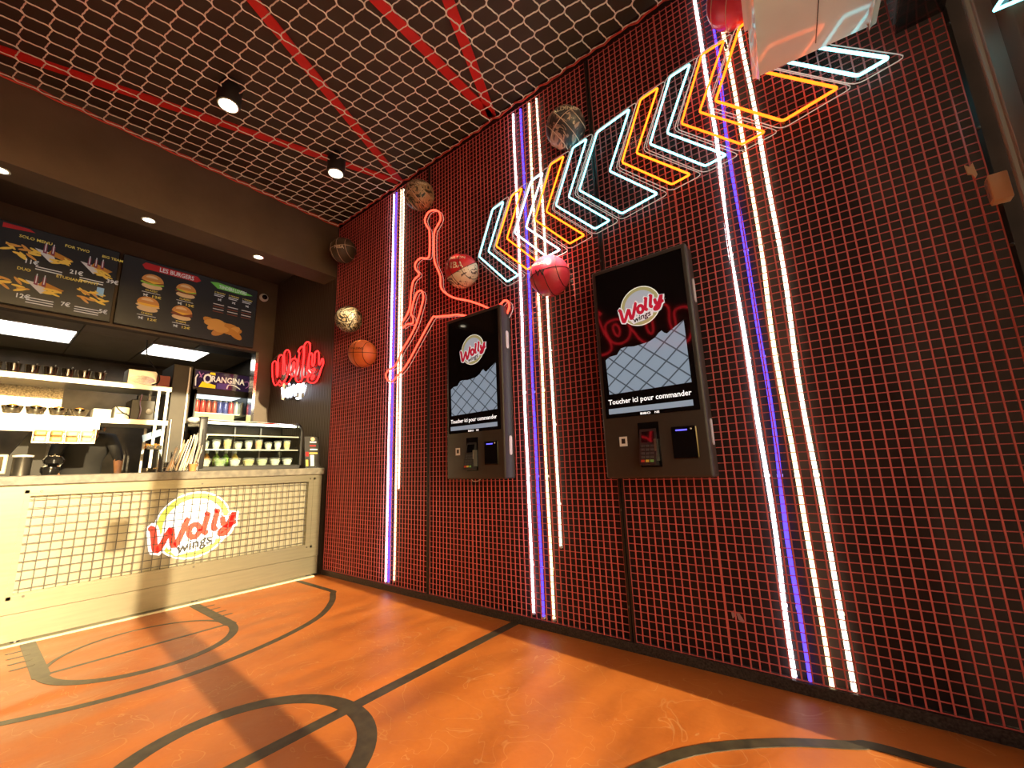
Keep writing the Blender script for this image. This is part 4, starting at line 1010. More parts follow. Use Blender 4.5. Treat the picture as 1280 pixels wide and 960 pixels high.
# ------------------------------------------------------------------ on the counter: food display case
ZW = 0.943
cx0, cx1, cy0, cy1, ch = -0.56, -0.12, -0.985, -0.205, 0.415
dcs = thing('food_display_case', (-0.34, -0.6, ZW), 'glass food display case with steel frame on the right end of the counter', 'display case')
MB().rbox((cx0, cy0, ZW), (cx1, cy1, ZW + 0.035), 0.004, 1).build('base', BLACK_METAL, dcs)
prof = [(cx0, ZW + ch)] + [(cx1 - 0.10 + 0.10 * math.sin(a), ZW + ch - 0.10 + 0.10 * math.cos(a)) for a in [math.pi / 2 * i / 6 for i in range(7)]]
for y in (cy0, cy1):
    pts = [(cx0, y, ZW + 0.03)] + [(x, y, z) for x, z in prof] + [(cx1, y, ZW + 0.03)]
    q = MB(); w_ = 0.012
    for i in range(len(pts) - 1): q.tube([pts[i], pts[i + 1]], w_, 6)
    q.build('end_frame', BLACK_METAL, dcs)
    MB().prism([(x, y, z) for x, y_, z in pts], (0, 0.003, 0)).build('side_glass', CASE_GLASS, dcs)
gv = []
for x, z in prof[1:] + [(cx1, ZW + 0.035)]: gv += [(x, cy0, z), (x, cy1, z)]
MB().add(gv, [(2 * i, 2 * i + 1, 2 * i + 3, 2 * i + 2) for i in range(len(gv) // 2 - 1)]).build('curved_front_glass', CASE_GLASS, dcs, True)
MB().box((cx0, cy0, ZW + ch - 0.012), (cx1 - 0.10, cy1, ZW + ch + 0.004)).build('top', STEEL, dcs)
MB().box((cx1 - 0.115, cy0 + 0.01, ZW + ch - 0.030), (cx1 - 0.095, cy1 - 0.01, ZW + ch - 0.012)).build('light_bar', em('case_light', (1.0, 0.93, 0.72), 5.0), dcs)
MB().box((cx0 + 0.0, cy0, ZW + 0.03), (cx0 + 0.012, cy1, ZW + ch)).build('rear_door', DARK_STEEL, dcs)
SHELF_G = glassy('shelf_glass', (0.85, 0.95, 0.88), rough=0.02)
for z in (0.165, 0.285):
    MB().box((cx0 + 0.02, cy0 + 0.012, ZW + z), (cx1 - 0.03, cy1 - 0.012, ZW + z + 0.006)).build('shelf', SHELF_G, dcs)
    MB().box((cx1 - 0.033, cy0 + 0.012, ZW + z - 0.002), (cx1 - 0.028, cy1 - 0.012, ZW + z + 0.009)).build('shelf_edge', STEEL, dcs)
for y in (-0.62, -0.40): MB().box((cx0 + 0.02, y - 0.006, ZW + 0.035), (cx0 + 0.032, y + 0.006, ZW + ch - 0.02)).build('shelf_post', STEEL, dcs)
# food in the case: cups on the shelf, bowls at the bottom
CUP = glassy('clear_cup', (0.95, 0.97, 0.95), rough=0.05, ior=1.3, frost=0.15)
FOODS = {'creamy white': (0.80, 0.76, 0.62), 'yellow': (0.80, 0.58, 0.14), 'green': (0.25, 0.42, 0.08), 'orange': (0.75, 0.32, 0.06), 'pale green': (0.55, 0.62, 0.30), 'white': (0.82, 0.80, 0.74), 'brown': (0.30, 0.15, 0.06)}
FM = {k: pm('food_' + k.replace(' ', '_'), v, tuple(c * 0.6 for c in v), 40, 0.6) for k, v in FOODS.items()}
def cup(x, y, z, r, h, food, label, group, name):
    t = thing(name, (x, y, z), label, 'cup' if name == 'dessert_cup' else 'bowl', group)
    MB().lathe([(r * 0.72, 0), (r, h), (r * 0.94, h), (r * 0.68, 0.004)], (x, y, z), (0, 0, 1), 12, False).build('vessel', CUP, t, True)
    MB().lathe([(r * 0.66, 0.005), (r * 0.9, h * 0.75), (r * 0.7, h * 0.95), (0.002, h * 1.02)], (x, y, z), (0, 0, 1), 12).build('filling', FM[food], t, True)
    MB().lathe([(r * 1.03, h), (r * 1.03, h + 0.005), (r * 0.8, h + 0.012), (0.003, h + 0.014)], (x, y, z), (0, 0, 1), 12).build('lid', CUP, t, True)
ups = ['creamy white', 'white', 'yellow', 'creamy white', 'white', 'orange', 'creamy white', 'white', 'yellow']
ORD = ['first', 'second', 'third', 'fourth', 'fifth', 'sixth', 'seventh', 'eighth', 'last']
for i, f_ in enumerate(ups):
    y = -0.925 + i * 0.081
    cup(-0.25, y, ZW + 0.171, 0.032, 0.062 + 0.012 * (i % 3), f_, 'clear cup with %s filling on the glass shelf, %s from the left' % (f_, ORD[i]) if i < 8 else 'clear cup with %s filling at the right end of the glass shelf' % f_, 'cups on the display shelf', 'dessert_cup')
lows = ['creamy white', 'green', 'white', 'yellow', 'pale green', 'creamy white', 'white']
for i, f_ in enumerate(lows):
    y = -0.925 + i * 0.107
    cup(-0.21, y, ZW + 0.0352, 0.046, 0.055, f_, 'clear bowl of %s food low in the display case, %s from left' % (f_, ORD[i]), 'bowls in the display case', 'food_bowl')
for i, (f_, y) in enumerate((('yellow', -0.94), ('orange', -0.87), ('green', -0.80), ('green', -0.73), ('yellow', -0.66))):
    t = thing('sauce_bottle', (-0.36, y, ZW + 0.0352), '%s sauce bottle at the back of the display case, %s from the left' % (f_, ORD[i]), 'bottle', 'sauce bottles in the display case')
    MB().lathe([(0.022, 0), (0.024, 0.01), (0.024, 0.08), (0.010, 0.10), (0.009, 0.115)], (-0.36, y, ZW + 0.0352), (0, 0, 1), 12).build('body', FM[f_], t, True)
    MB().lathe([(0.012, 0.112), (0.012, 0.128)], (-0.36, y, ZW + 0.0352), (0, 0, 1), 10).build('cap', WHITE_PLASTIC, t, True)
t = thing('folded_cloth', (-0.35, -0.9, ZW + ch), 'dark cloth with pale garnish on the left end of the display case', 'cloth')
MB().rbox((-0.46, -0.995, ZW + ch + 0.004), (-0.16, -0.94, ZW + ch + 0.02), 0.006, 2).build('cloth_fold', BLACK_METAL, t, True)
MB().sphere((-0.22, -1.02, ZW + ch - 0.01), 0.045, 12, 8, (0.9, 1.1, 0.6)).build('garnish', FM['white'], t, True)
MB().rbox((-0.13, -1.01, ZW + 0.02), (-0.11, -0.955, ZW + ch), 0.008, 2).build('hanging_end', BLACK_METAL, t, True)
# card with menu stand at the right end
MC = pm('menu_card_black', (0.025, 0.022, 0.02), None, 9, 0.35)
t = thing('menu_card_stand', (-0.06, -0.12, ZW), 'small black printed menu card in a clear stand at the counter end', 'menu card')
mc0, mc1, mz = -0.188, -0.048, ZW + 0.005
MB().prism([(-0.05, mc0, mz), (-0.05, mc1, mz), (-0.10, mc1, mz + 0.29), (-0.10, mc0, mz + 0.29)], (-0.004, 0, 0)).build('card', MC, t)
MB().prism([(-0.04, mc0 - 0.004, mz - 0.004), (-0.04, mc1 + 0.004, mz - 0.004), (-0.12, mc1 + 0.004, mz - 0.004), (-0.12, mc0 - 0.004, mz - 0.004)], (0, 0, 0.004)).build('stand_foot', CUP, t)
def onc(a, b, k=1): return Vector((-0.05 - 0.05 * b + 0.0008 * k, mc0 + (mc1 - mc0) * a, mz + 0.29 * b))
for (a0, a1, b0, b1, mt) in ((0.35, 0.60, 0.05, 0.40, 'white'), (0.3, 0.85, 0.44, 0.48, 'yellow'), (0.35, 0.85, 0.56, 0.60, 'white'), (0.35, 0.75, 0.68, 0.72, 'red'), (0.35, 0.80, 0.80, 0.84, 'white'), (0.05, 0.25, 0.36, 0.50, 'red'), (0.05, 0.2, 0.05, 0.25, 'yellow')):
    MB().prism([onc(a0, b0), onc(a1, b0), onc(a1, b1), onc(a0, b1)], (0.0006, 0, 0)).build('print_' + mt, BM[mt], t)
MB().prism([onc(0.55 + 0.14 * math.cos(2 * math.pi * i / 14), 0.92 + 0.06 * math.sin(2 * math.pi * i / 14)) for i in range(14)], (0.0006, 0, 0)).build('print_logo_disc', BM['sesame'], t)
# holder with straws and stirrers
HOLD = glassy('clear_holder', (0.92, 0.93, 0.9), rough=0.03, frost=0.1)
STRAW = [pm('paper_straw', (0.80, 0.72, 0.58), None, 20, 0.6), pm('wood_stirrer', (0.62, 0.42, 0.22), None, 20, 0.6), pm('white_straw', (0.85, 0.84, 0.80), None, 20, 0.5), pm('grey_straw', (0.35, 0.33, 0.31), None, 20, 0.5)]
t = thing('cutlery_holder', (-0.12, -1.11, ZW), 'clear counter holder left of the display case, leaning back', 'holder')
MB().box((-0.20, -1.22, ZW), (-0.05, -1.01, ZW + 0.006)).build('tray', HOLD, t)
for y in (-1.22, -1.15, -1.08, -1.01): MB().prism([(-0.20, y, ZW), (-0.05, y, ZW), (-0.05, y, ZW + 0.05), (-0.20, y, ZW + 0.16)], (0, 0.004, 0)).build('divider', HOLD, t)
rnd = random.Random(11)
for i in range(22):
    y = -1.20 + i * 0.0088; lean = 0.06 + 0.11 * rnd.random(); h = 0.15 + 0.13 * min(1, i / 12) + 0.02 * rnd.random()
    mt = STRAW[rnd.randrange(4)]
    o = MB().tube([(-0.07 - 0.005 * (i % 3) * 2, y, ZW + 0.008), (-0.13, y + lean * 0.55, ZW + h)], 0.0036, 5).build('straw', mt, loc=(-0.07, y, ZW))
    tag(o, 'thin drinking straw or stirrer standing in the clear holder left of the display case', 'straw', 'straws in the clear holder')
t = thing('sauce_pot', (-0.09, -1.035, ZW + 0.006), 'small terracotta coloured pot among the straws', 'pot')
MB().lathe([(0.020, 0), (0.028, 0.055), (0.025, 0.055), (0.018, 0.006)], (-0.045, -1.045, ZW), (0, 0, 1), 14).build('pot', pm('terracotta', (0.55, 0.22, 0.07), None, 20, 0.6), t, True)

# ------------------------------------------------------------------ behind the counter: drinks fridge
XFz = -1.72; fy0, fy1 = -0.672, -0.075
t = thing('drinks_fridge', (-2.0, -0.37, 0), 'tall glass-door drinks fridge with a purple printed header', 'fridge')
MB().box((XFz - 0.55, fy0, 0.02), (XFz - 0.52, fy1, 2.09)).box((XFz - 0.55, fy0, 0.02), (XFz, fy0 + 0.03, 2.09)).box((XFz - 0.55, fy1 - 0.03, 0.02), (XFz, fy1, 2.09)).box((XFz - 0.55, fy0, 0.0), (XFz, fy1, 0.15)).box((XFz - 0.55, fy0, 1.86), (XFz - 0.005, fy1, 2.09)).build('body', BLACK_METAL, t)
HEAD = lm('header_purple', (0.022, 0.011, 0.030), 0.7)
hd = MB().box((XFz - 0.004, fy0 + 0.012, 1.885), (XFz + 0.004, fy1 - 0.012, 2.078)).build('header_sign', HEAD, t)
ORW = lm('header_cream', (0.75, 0.66, 0.52), 0.5); ORY = lm('header_yellow', (0.85, 0.52, 0.02), 0.7); ORP = lm('header_pink', (0.35, 0.12, 0.22), 0.6); ORB = lm('header_blue', (0.06, 0.05, 0.17), 0.5)
q = MB(); add_text(q, 'O', (XFz + 0.0060, -0.585, 1.942), UY, UZ, 0.150, 0.085, 0.03); add_text(q, 'RANGINA', (XFz + 0.0060, -0.505, 1.965), UY, UZ, 0.095, 0.34, 0.03); q.build('header_lettering', ORW, hd)
MB().prism([(XFz + 0.0045, -0.62, 1.888), (XFz + 0.0045, -0.46, 1.888), (XFz + 0.0045, -0.46, 1.925), (XFz + 0.0045, -0.59, 1.955)], (0.0004, 0, 0)).prism([(XFz + 0.0045, -0.53, 2.045), (XFz + 0.0045, -0.47, 2.04), (XFz + 0.0045, -0.475, 2.07), (XFz + 0.0045, -0.52, 2.07)], (0.0004, 0, 0)).build('header_orange', ORY, hd)
MB().prism([(XFz + 0.0045, -0.45, 1.888), (XFz + 0.0045, -0.33, 1.888), (XFz + 0.0045, -0.33, 1.96), (XFz + 0.0045, -0.45, 1.95)], (0.0004, 0, 0)).build('header_blue_field', ORB, hd)
q = MB(); q.ribbon(smooth_path([(XFz + 0.0048, -0.345, 1.90), (XFz + 0.0048, -0.33, 1.945), (XFz + 0.0048, -0.27, 1.945), (XFz + 0.0048, -0.21, 1.91)], 4), 0.012, (1, 0, 0), 0.0004); q.ribbon([(XFz + 0.0048, -0.65, 1.90), (XFz + 0.0048, -0.655, 1.99), (XFz + 0.0048, -0.64, 2.03)], 0.012, (1, 0, 0), 0.0004); q.build('header_curl', ORW, hd)
q = MB(); q.ribbon([(XFz + 0.0046, -0.60, 2.0), (XFz + 0.0046, -0.63, 2.06)], 0.01, (1, 0, 0), 0.0004); q.ribbon([(XFz + 0.0046, -0.62, 2.0), (XFz + 0.0046, -0.585, 2.05)], 0.008, (1, 0, 0), 0.0004); q.ribbon(smooth_path([(XFz + 0.0046, -0.15, 1.93), (XFz + 0.0046, -0.12, 1.96), (XFz + 0.0046, -0.13, 2.01), (XFz + 0.0046, -0.17, 2.0)], 3), 0.008, (1, 0, 0), 0.0004); q.build('header_splash', ORP, hd)
MB().box((XFz - 0.012, fy0 + 0.03, 0.16), (XFz - 0.006, fy1 - 0.03, 1.85)).build('door_glass', CASE_GLASS, t)
d_ = MB()
for a0, a1 in (((fy0, 0.15), (fy0 + 0.045, 1.86)), ((fy1 - 0.045, 0.15), (fy1, 1.86)), ((fy0, 1.81), (fy1, 1.86)), ((fy0, 0.15), (fy1, 0.20))): d_.box((XFz - 0.02, a0[0], a0[1]), (XFz, a1[0], a1[1]))
d_.build('door_frame', BLACK_METAL, t)
MB().box((XFz - 0.5, fy0 + 0.05, 1.835), (XFz - 0.05, fy1 - 0.05, 1.845)).build('light_strip', em('fridge_light', (0.9, 0.92, 1.0), 1.6), t)
for z in (0.65, 1.05, 1.36, 1.60): MB().box((XFz - 0.5, fy0 + 0.03, z), (XFz - 0.03, fy1 - 0.03, z + 0.012)).build('shelf', WHITE_PLASTIC, t)
MB().box((XFz - 0.03, fy0 + 0.05, 1.505), (XFz - 0.025, fy1 - 0.16, 1.60)).build('price_rail', pm('cream_price_rail', (0.75, 0.66, 0.34), None, 9, 0.5), t)
CANC = [('red', (0.55, 0.03, 0.03)), ('red', (0.55, 0.03, 0.03)), ('dark red', (0.30, 0.05, 0.04)), ('dark red', (0.30, 0.05, 0.04)), ('dark blue', (0.05, 0.06, 0.30)), ('dark blue', (0.05, 0.06, 0.30)), ('bright red', (0.65, 0.05, 0.08)), ('pale blue', (0.35, 0.42, 0.75)), ('silver', (0.6, 0.6, 0.62))]
for i, (cn, cc) in enumerate(CANC):
    y = fy0 + 0.075 + i * 0.056
    k = thing('drink_can', (XFz - 0.07, y, 1.612), '%s drink can on the upper fridge shelf, %s from the left' % (cn, ORD[i]), 'can', 'cans in the drinks fridge')
    MB().lathe([(0.022, 0), (0.026, 0.008), (0.026, 0.125), (0.020, 0.14)], (XFz - 0.07, y, 1.612), (0, 0, 1), 12).build('body', pm('can_' + cn.replace(' ', '_'), cc, tuple(min(0.7, v * 1.6 + 0.1) for v in cc), 30, 0.3, 0.3), k, True)
    MB().lathe([(0.021, 0.139), (0.021, 0.145), (0.018, 0.143)], (XFz - 0.07, y, 1.612), (0, 0, 1), 12).build('lid', STEEL, k, True)
# steel upright at the edge of the opening and ribbed sheet above the fridge
o = MB().box((-1.52, -0.185, 0.0), (-1.395, -0.156, 2.32)).build('steel_post', pm('polished_steel', (0.7, 0.68, 0.66), None, 8, 0.15, 1.0), loc=(-1.45, -0.17, 0)); tag(o, 'polished steel upright right of the drinks fridge, mirroring red neon', 'post')
t = thing('ribbed_sheet', (-1.9, -0.35, 2.3), 'ribbed reflective steel sheet above the drinks fridge', 'sheet')
for i in range(12):
    x = -1.53 - i * 0.042
    MB().tube([(x, -0.62 - 0.0 * i, 2.385), (x, 0.0, 2.385)], 0.017, 6).build('rib', STEEL, t, True)
# tall steel cabinet between fridge and shelves
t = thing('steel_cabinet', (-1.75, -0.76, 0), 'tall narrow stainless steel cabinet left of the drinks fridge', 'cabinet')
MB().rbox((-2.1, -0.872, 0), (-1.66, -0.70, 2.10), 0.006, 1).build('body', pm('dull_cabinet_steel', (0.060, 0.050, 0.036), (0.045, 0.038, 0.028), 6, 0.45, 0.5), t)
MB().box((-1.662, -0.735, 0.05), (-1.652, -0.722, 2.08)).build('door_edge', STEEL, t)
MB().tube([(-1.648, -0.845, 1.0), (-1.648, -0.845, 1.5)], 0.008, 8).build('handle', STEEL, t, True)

# ------------------------------------------------------------------ kitchen pass: steel shelves on uprights
XS0, XS1 = -1.95, -1.56
SY0, SY1 = -2.70, -0.885
SHELF = pm('bright_steel_shelf', (0.78, 0.74, 0.64), (0.68, 0.64, 0.55), 5, 0.35, 0.7, stretch=(4, 1, 4))
t = thing('pass_shelf', (-1.75, -1.8, 0), 'long stainless steel kitchen pass with two shelves on uprights', 'shelf unit')
for z, nm in ((1.775, 'upper_shelf'), (1.425, 'lower_shelf')):
    MB().rbox((XS0, SY0, z), (XS1, SY1, z + 0.052), 0.004, 1).build(nm, SHELF, t)
MB().box((XS0, SY0, 0.86), (-1.50, SY1 - 0.02, 0.90)).build('work_surface', SHELF, t)
for y in (SY1 - 0.03, SY1 - 0.10, -2.62):
    for x in (XS0 + 0.02, XS1 - 0.02): MB().box((x - 0.011, y - 0.011, 0), (x + 0.011, y + 0.011, 1.775)).build('upright', STEEL, t)
MB().box((XS0 - 0.002, SY0, 1.477), (XS0 + 0.004, -1.62, 1.775)).build('perforated_back', pm('perforated_steel', (0.45, 0.38, 0.27), (0.12, 0.10, 0.07), 90, 0.4, 0.8), t)
MB().box((XS0 + 0.03, SY0, 1.365), (XS1 - 0.01, -1.385, 1.423)).build('heat_lamp_housing', SHELF, t)
MB().box((XS0 + 0.08, SY0, 1.356), (XS1 - 0.06, -1.42, 1.365)).build('heat_lamp', em('heat_lamp_glow', (1.0, 0.70, 0.32), 4.0), t)
# steel food pans on the upper shelf and bowls on the lower one
POL = pm('polished_pan_steel', (0.66, 0.60, 0.50), (0.40, 0.35, 0.28), 20, 0.14, 1.0)
z = 1.8272
names = ['leftmost', 'second from the left', 'third from the left', 'fourth from the left', 'fifth from the left', 'sixth from the left', 'rightmost']
src = None
for i in range(7):
    y = -2.07 + i * 0.108
    lb = 'polished steel food pan on the upper kitchen shelf, %s of the row' % names[i]
    if src is None:
        src = thing('food_pan', (XS1 - 0.12, y, z), lb, 'pan', 'steel pans on the upper kitchen shelf')
        MB().lathe([(0.030, 0), (0.044, 0.03), (0.048, 0.085), (0.052, 0.09), (0.044, 0.088), (0.040, 0.03), (0.026, 0.006)], (XS1 - 0.12, y, z), (0, 0, 1), 16, True).build('bowl', POL, src, True)
        MB().tube([(XS1 - 0.075, y + 0.01, z + 0.08), (XS1 - 0.02, y + 0.02, z + 0.10)], 0.005, 6).build('handle', POL, src, True)
    else: copy_thing(src, (XS1 - 0.12, y, z), lb)
src = None
for i in range(5):
    y = -2.06 + i * 0.135
    lb = 'shiny round steel bowl on the lower kitchen shelf, %s of five' % ['leftmost', 'second', 'third', 'fourth', 'rightmost'][i]
    if src is None:
        src = thing('mixing_bowl', (XS1 - 0.13, y, 1.4772), lb, 'bowl', 'steel bowls on the lower kitchen shelf')
        MB().lathe([(0.025, 0), (0.05, 0.02), (0.062, 0.06), (0.066, 0.075), (0.058, 0.06), (0.045, 0.022), (0.02, 0.005)], (XS1 - 0.13, y, 1.4772), (0, 0, 1), 18, True).build('bowl', POL, src, True)
        MB().lathe([(0.050, 0.045), (0.03, 0.085), (0.002, 0.095)], (XS1 - 0.13, y, 1.4772), (0, 0, 1), 12, True).build('contents', FM['orange'], src, True)
    else: copy_thing(src, (XS1 - 0.13, y, 1.4772), lb)
t = thing('steel_box', (-1.7, -1.1, z), 'square steel container with a dark oval opening on the upper shelf', 'container')
MB().rbox((-1.80, -1.235, z), (-1.62, -1.005, z + 0.155), 0.006, 1).build('body', SHELF, t)
MB().prism([(-1.6195, -1.12 + 0.10 * math.cos(a), z + 0.055 + 0.042 * math.sin(a)) for a in [2 * math.pi * i / 20 for i in range(20)]], (0.004, 0, 0)).build('oval_opening', POL, t)
o = MB().rbox((-1.82, -1.0, z), (-1.63, -0.895, z + 0.125), 0.004, 1).build('red_carton', pm('red_card', (0.38, 0.09, 0.06), None, 9, 0.6), loc=(-1.72, -0.95, z)); tag(o, 'reddish brown carton at the right end of the upper kitchen shelf', 'box')
t = thing('hanging_cable', (-1.6, -1.1, 2.1), 'black cable hanging from the kitchen ceiling down to the upper shelf', 'cable')
MB().tube(smooth_path([B(184, 425, -1.55), B(184, 444, -1.55), B(192, 458, -1.55), B(199, 470, -1.55), B(198, 478, -1.58), B(190, 481, -1.6)], 5), 0.006, 6).build('cable', BLACK_METAL, t, True)
zl = 1.4772
o = MB().rbox((-1.75, -1.44, zl), (-1.60, -1.315, zl + 0.085), 0.003, 1).build('white_carton', pm('white_card', (0.80, 0.76, 0.66), None, 9, 0.6), loc=(-1.68, -1.38, zl)); tag(o, 'white carton on the lower kitchen shelf, lit by the sun', 'box')
t = thing('receipt_printer', (-1.68, -1.22, zl), 'cream receipt printer on the lower kitchen shelf with thin cables', 'printer')
MB().rbox((-1.74, -1.295, zl), (-1.60, -1.185, zl + 0.115), 0.008, 2).build('body', pm('cream_casing', (0.74, 0.66, 0.46), None, 9, 0.5), t)
MB().box((-1.605, -1.28, zl + 0.05), (-1.599, -1.20, zl + 0.058)).build('paper_slot', BLACK_METAL, t)
MB().tube(smooth_path([(-1.60, -1.29, zl + 0.12), (-1.59, -1.25, zl + 0.07), (-1.59, -1.20, zl + 0.04), (-1.60, -1.18, zl + 0.02)], 4), 0.004, 5).build('cable', BLACK_METAL, t, True)
t = thing('black_oven', (-1.75, -1.04, zl), 'black square appliance on the lower kitchen shelf', 'oven')
MB().rbox((-1.90, -1.175, zl), (-1.64, -0.955, zl + 0.205), 0.006, 1).build('body', pm('warm_black_enamel', (0.045, 0.038, 0.028), None, 9, 0.35), t)
MB().lathe([(0.032, 0), (0.030, 0.006), (0.014, 0.008)], (-1.64, -1.03, zl + 0.09), (1, 0, 0), 16).build('dial', DARK_STEEL, t, True)
MB().tube(smooth_path([(-1.63, -1.105, zl + 0.26), (-1.625, -1.115, zl + 0.17), (-1.63, -1.10, zl + 0.10), (-1.625, -1.11, zl + 0.01)], 4), 0.006, 5).build('flex', STEEL, t, True)
MB().box((-1.70, -1.13, zl + 0.2), (-1.63, -1.06, zl + 0.25)).build('control_box', BLACK_METAL, t)
# food chute hanging below the lower shelf, four bays of wrapped food
t = thing('food_chute', (-1.6, -1.6, 1.2), 'lit steel rack with four bays of wrapped food under the lower kitchen shelf', 'rack')
fc0, fc1 = -1.79, -1.40
MB().box((-1.70, fc0, 1.235), (-1.58, fc1, 1.245)).box((-1.70, fc0, 1.235), (-1.69, fc1, 1.36)).build('tray', SHELF, t)
for i in range(5): MB().box((-1.70, fc0 + i * 0.096, 1.235), (-1.575, fc0 + i * 0.096 + 0.006, 1.36)).build('divider', POL, t)
for i, f_ in enumerate(('brown', 'orange', 'orange', 'creamy white')):
    for j in range(2):
        o = MB().rbox((-1.685, fc0 + 0.012 + i * 0.096, 1.2455 + j * 0.052), (-1.59, fc0 + 0.088 + i * 0.096, 1.295 + j * 0.05), 0.012, 2).build('wrapped_burger', pm('wrap_%d%d' % (i, j), ((0.75, 0.62, 0.36), (0.62, 0.34, 0.10), (0.60, 0.28, 0.08), (0.55, 0.45, 0.28))[(i + j) % 4], None, 30, 0.35), loc=(-1.64, fc0 + 0.05 + i * 0.096, 1.2455 + j * 0.05))
        tag(o, 'wrapped burger in the %s bay of the lit rack, %s layer' % (['first', 'second', 'third', 'last'][i], ['bottom', 'top'][j]), 'burger', 'wrapped burgers in the rack')
# till monitor, hood and kettles at the left edge
t = thing('till_monitor', (-0.55, -2.1, ZW), 'small till screen at the left edge of the counter', 'monitor')
MB().rbox((-0.62, -2.20, ZW + 0.02), (-0.56, -1.935, ZW + 0.15), 0.006, 2).build('casing', pm('beige_casing', (0.55, 0.47, 0.33), None, 9, 0.4), t)
MB().box((-0.562, -2.18, ZW + 0.04), (-0.556, -1.955, ZW + 0.135)).build('screen', SCREEN_BLACK, t)
MB().box((-0.66, -2.12, ZW), (-0.56, -2.0, ZW + 0.02)).build('stand', BLACK_METAL, t)
t = thing('steel_canister', (-0.5, -1.87, ZW), 'upright steel canister with pale lid beside the till screen', 'canister')
MB().lathe([(0.045, 0), (0.045, 0.125), (0.048, 0.13)], (-0.55, -1.87, ZW), (0, 0, 1), 18).build('body', DARK_STEEL, t, True)
MB().lathe([(0.05, 0.13), (0.05, 0.142), (0.01, 0.146)], (-0.55, -1.87, ZW), (0, 0, 1), 18).build('lid', WHITE_PLASTIC, t, True)
GB = pm('glossy_black', (0.012, 0.011, 0.010), None, 9, 0.08, spec=0.7)
t = thing('black_pot', (-0.5, -1.72, ZW), 'glossy black round pot behind the counter edge', 'pot')
MB().lathe([(0.035, 0), (0.052, 0.03), (0.048, 0.06), (0.02, 0.068)], (-0.55, -1.735, ZW), (0, 0, 1), 20).build('body', GB, t, True)
MB().lathe([(0.02, 0.066), (0.05, 0.085), (0.055, 0.11), (0.04, 0.135), (0.01, 0.14)], (-0.55, -1.725, ZW), (0, 0, 1), 20).build('lid', GB, t, True)
MB().tube([(-0.55, -1.725, ZW + 0.138), (-0.55, -1.725, ZW + 0.15)], 0.008, 8).build('knob', GB, t)
t = thing('equipment_cover', (-2.05, -1.9, 1.05), 'dark sloping equipment cover left of the lit rack', 'cover')
MB().prism([(-2.05, -1.93, 1.03), (-2.05, -1.66, 1.03), (-2.05, -1.66, 1.38), (-2.05, -1.77, 1.38)], (-0.3, 0, 0)).box((-2.35, -1.93, 0), (-2.05, -1.66, 1.03)).build('cover', pm('warm_black_cloth', (0.03, 0.026, 0.02), None, 9, 0.7), t)
t = thing('tablet', (-1.6, -0.98, 1.25), 'pale blue tablet tilted above a basket of fries in the pass', 'tablet')
MB().prism([(-1.60, -1.055, 1.265), (-1.56, -0.915, 1.335), (-1.62, -0.915, 1.40), (-1.66, -1.055, 1.33)], (-0.01, 0, -0.006)).build('screen', lm('tablet_blue', (0.42, 0.55, 0.66), 0.35), t)
MB().tube([(-1.64, -0.985, 1.32), (-1.68, -0.985, 1.425)], 0.008, 6).build('arm', BLACK_METAL, t)
t = thing('fries_basket', (-1.6, -0.95, 1.19), 'small basket of orange fries hanging below the tablet', 'basket')
MB().box((-1.66, -1.03, 1.185), (-1.56, -0.91, 1.19)).box((-1.56, -1.03, 1.185), (-1.555, -0.91, 1.225)).box((-1.66, -0.914, 1.185), (-1.56, -0.91, 1.225)).build('tray', POL, t)
MB().tube([(-1.66, -0.92, 1.19), (-1.66, -0.905, 0.90)], 0.006, 6).build('support', STEEL, t)
rnd = random.Random(4)
q = MB()
for i in range(40):
    p = Vector((-1.61 + rnd.uniform(-0.04, 0.04), -0.97 + rnd.uniform(-0.05, 0.05), 1.20 + rnd.uniform(0, 0.035))); d = Vector((rnd.uniform(-1, 1), rnd.uniform(-1, 1), rnd.uniform(-0.4, 0.4))).normalized() * 0.028
    q.tube([p - d, p + d], 0.005, 4)
q.build('fries', FM['orange'], t, kind='stuff')
t = thing('saucepan', (-0.4, -1.27, ZW), 'small steel saucepan lying on the counter behind the pillar shadow', 'saucepan')
MB().lathe([(0.03, 0), (0.035, 0.01), (0.037, 0.04), (0.033, 0.04), (0.03, 0.008)], (-0.5, -1.22, ZW), (0, 0, 1), 16).build('bowl', POL, t, True)
MB().tube([(-0.5, -1.185, ZW + 0.035), (-0.5, -1.07, ZW + 0.045)], 0.006, 6).build('handle', POL, t, True)

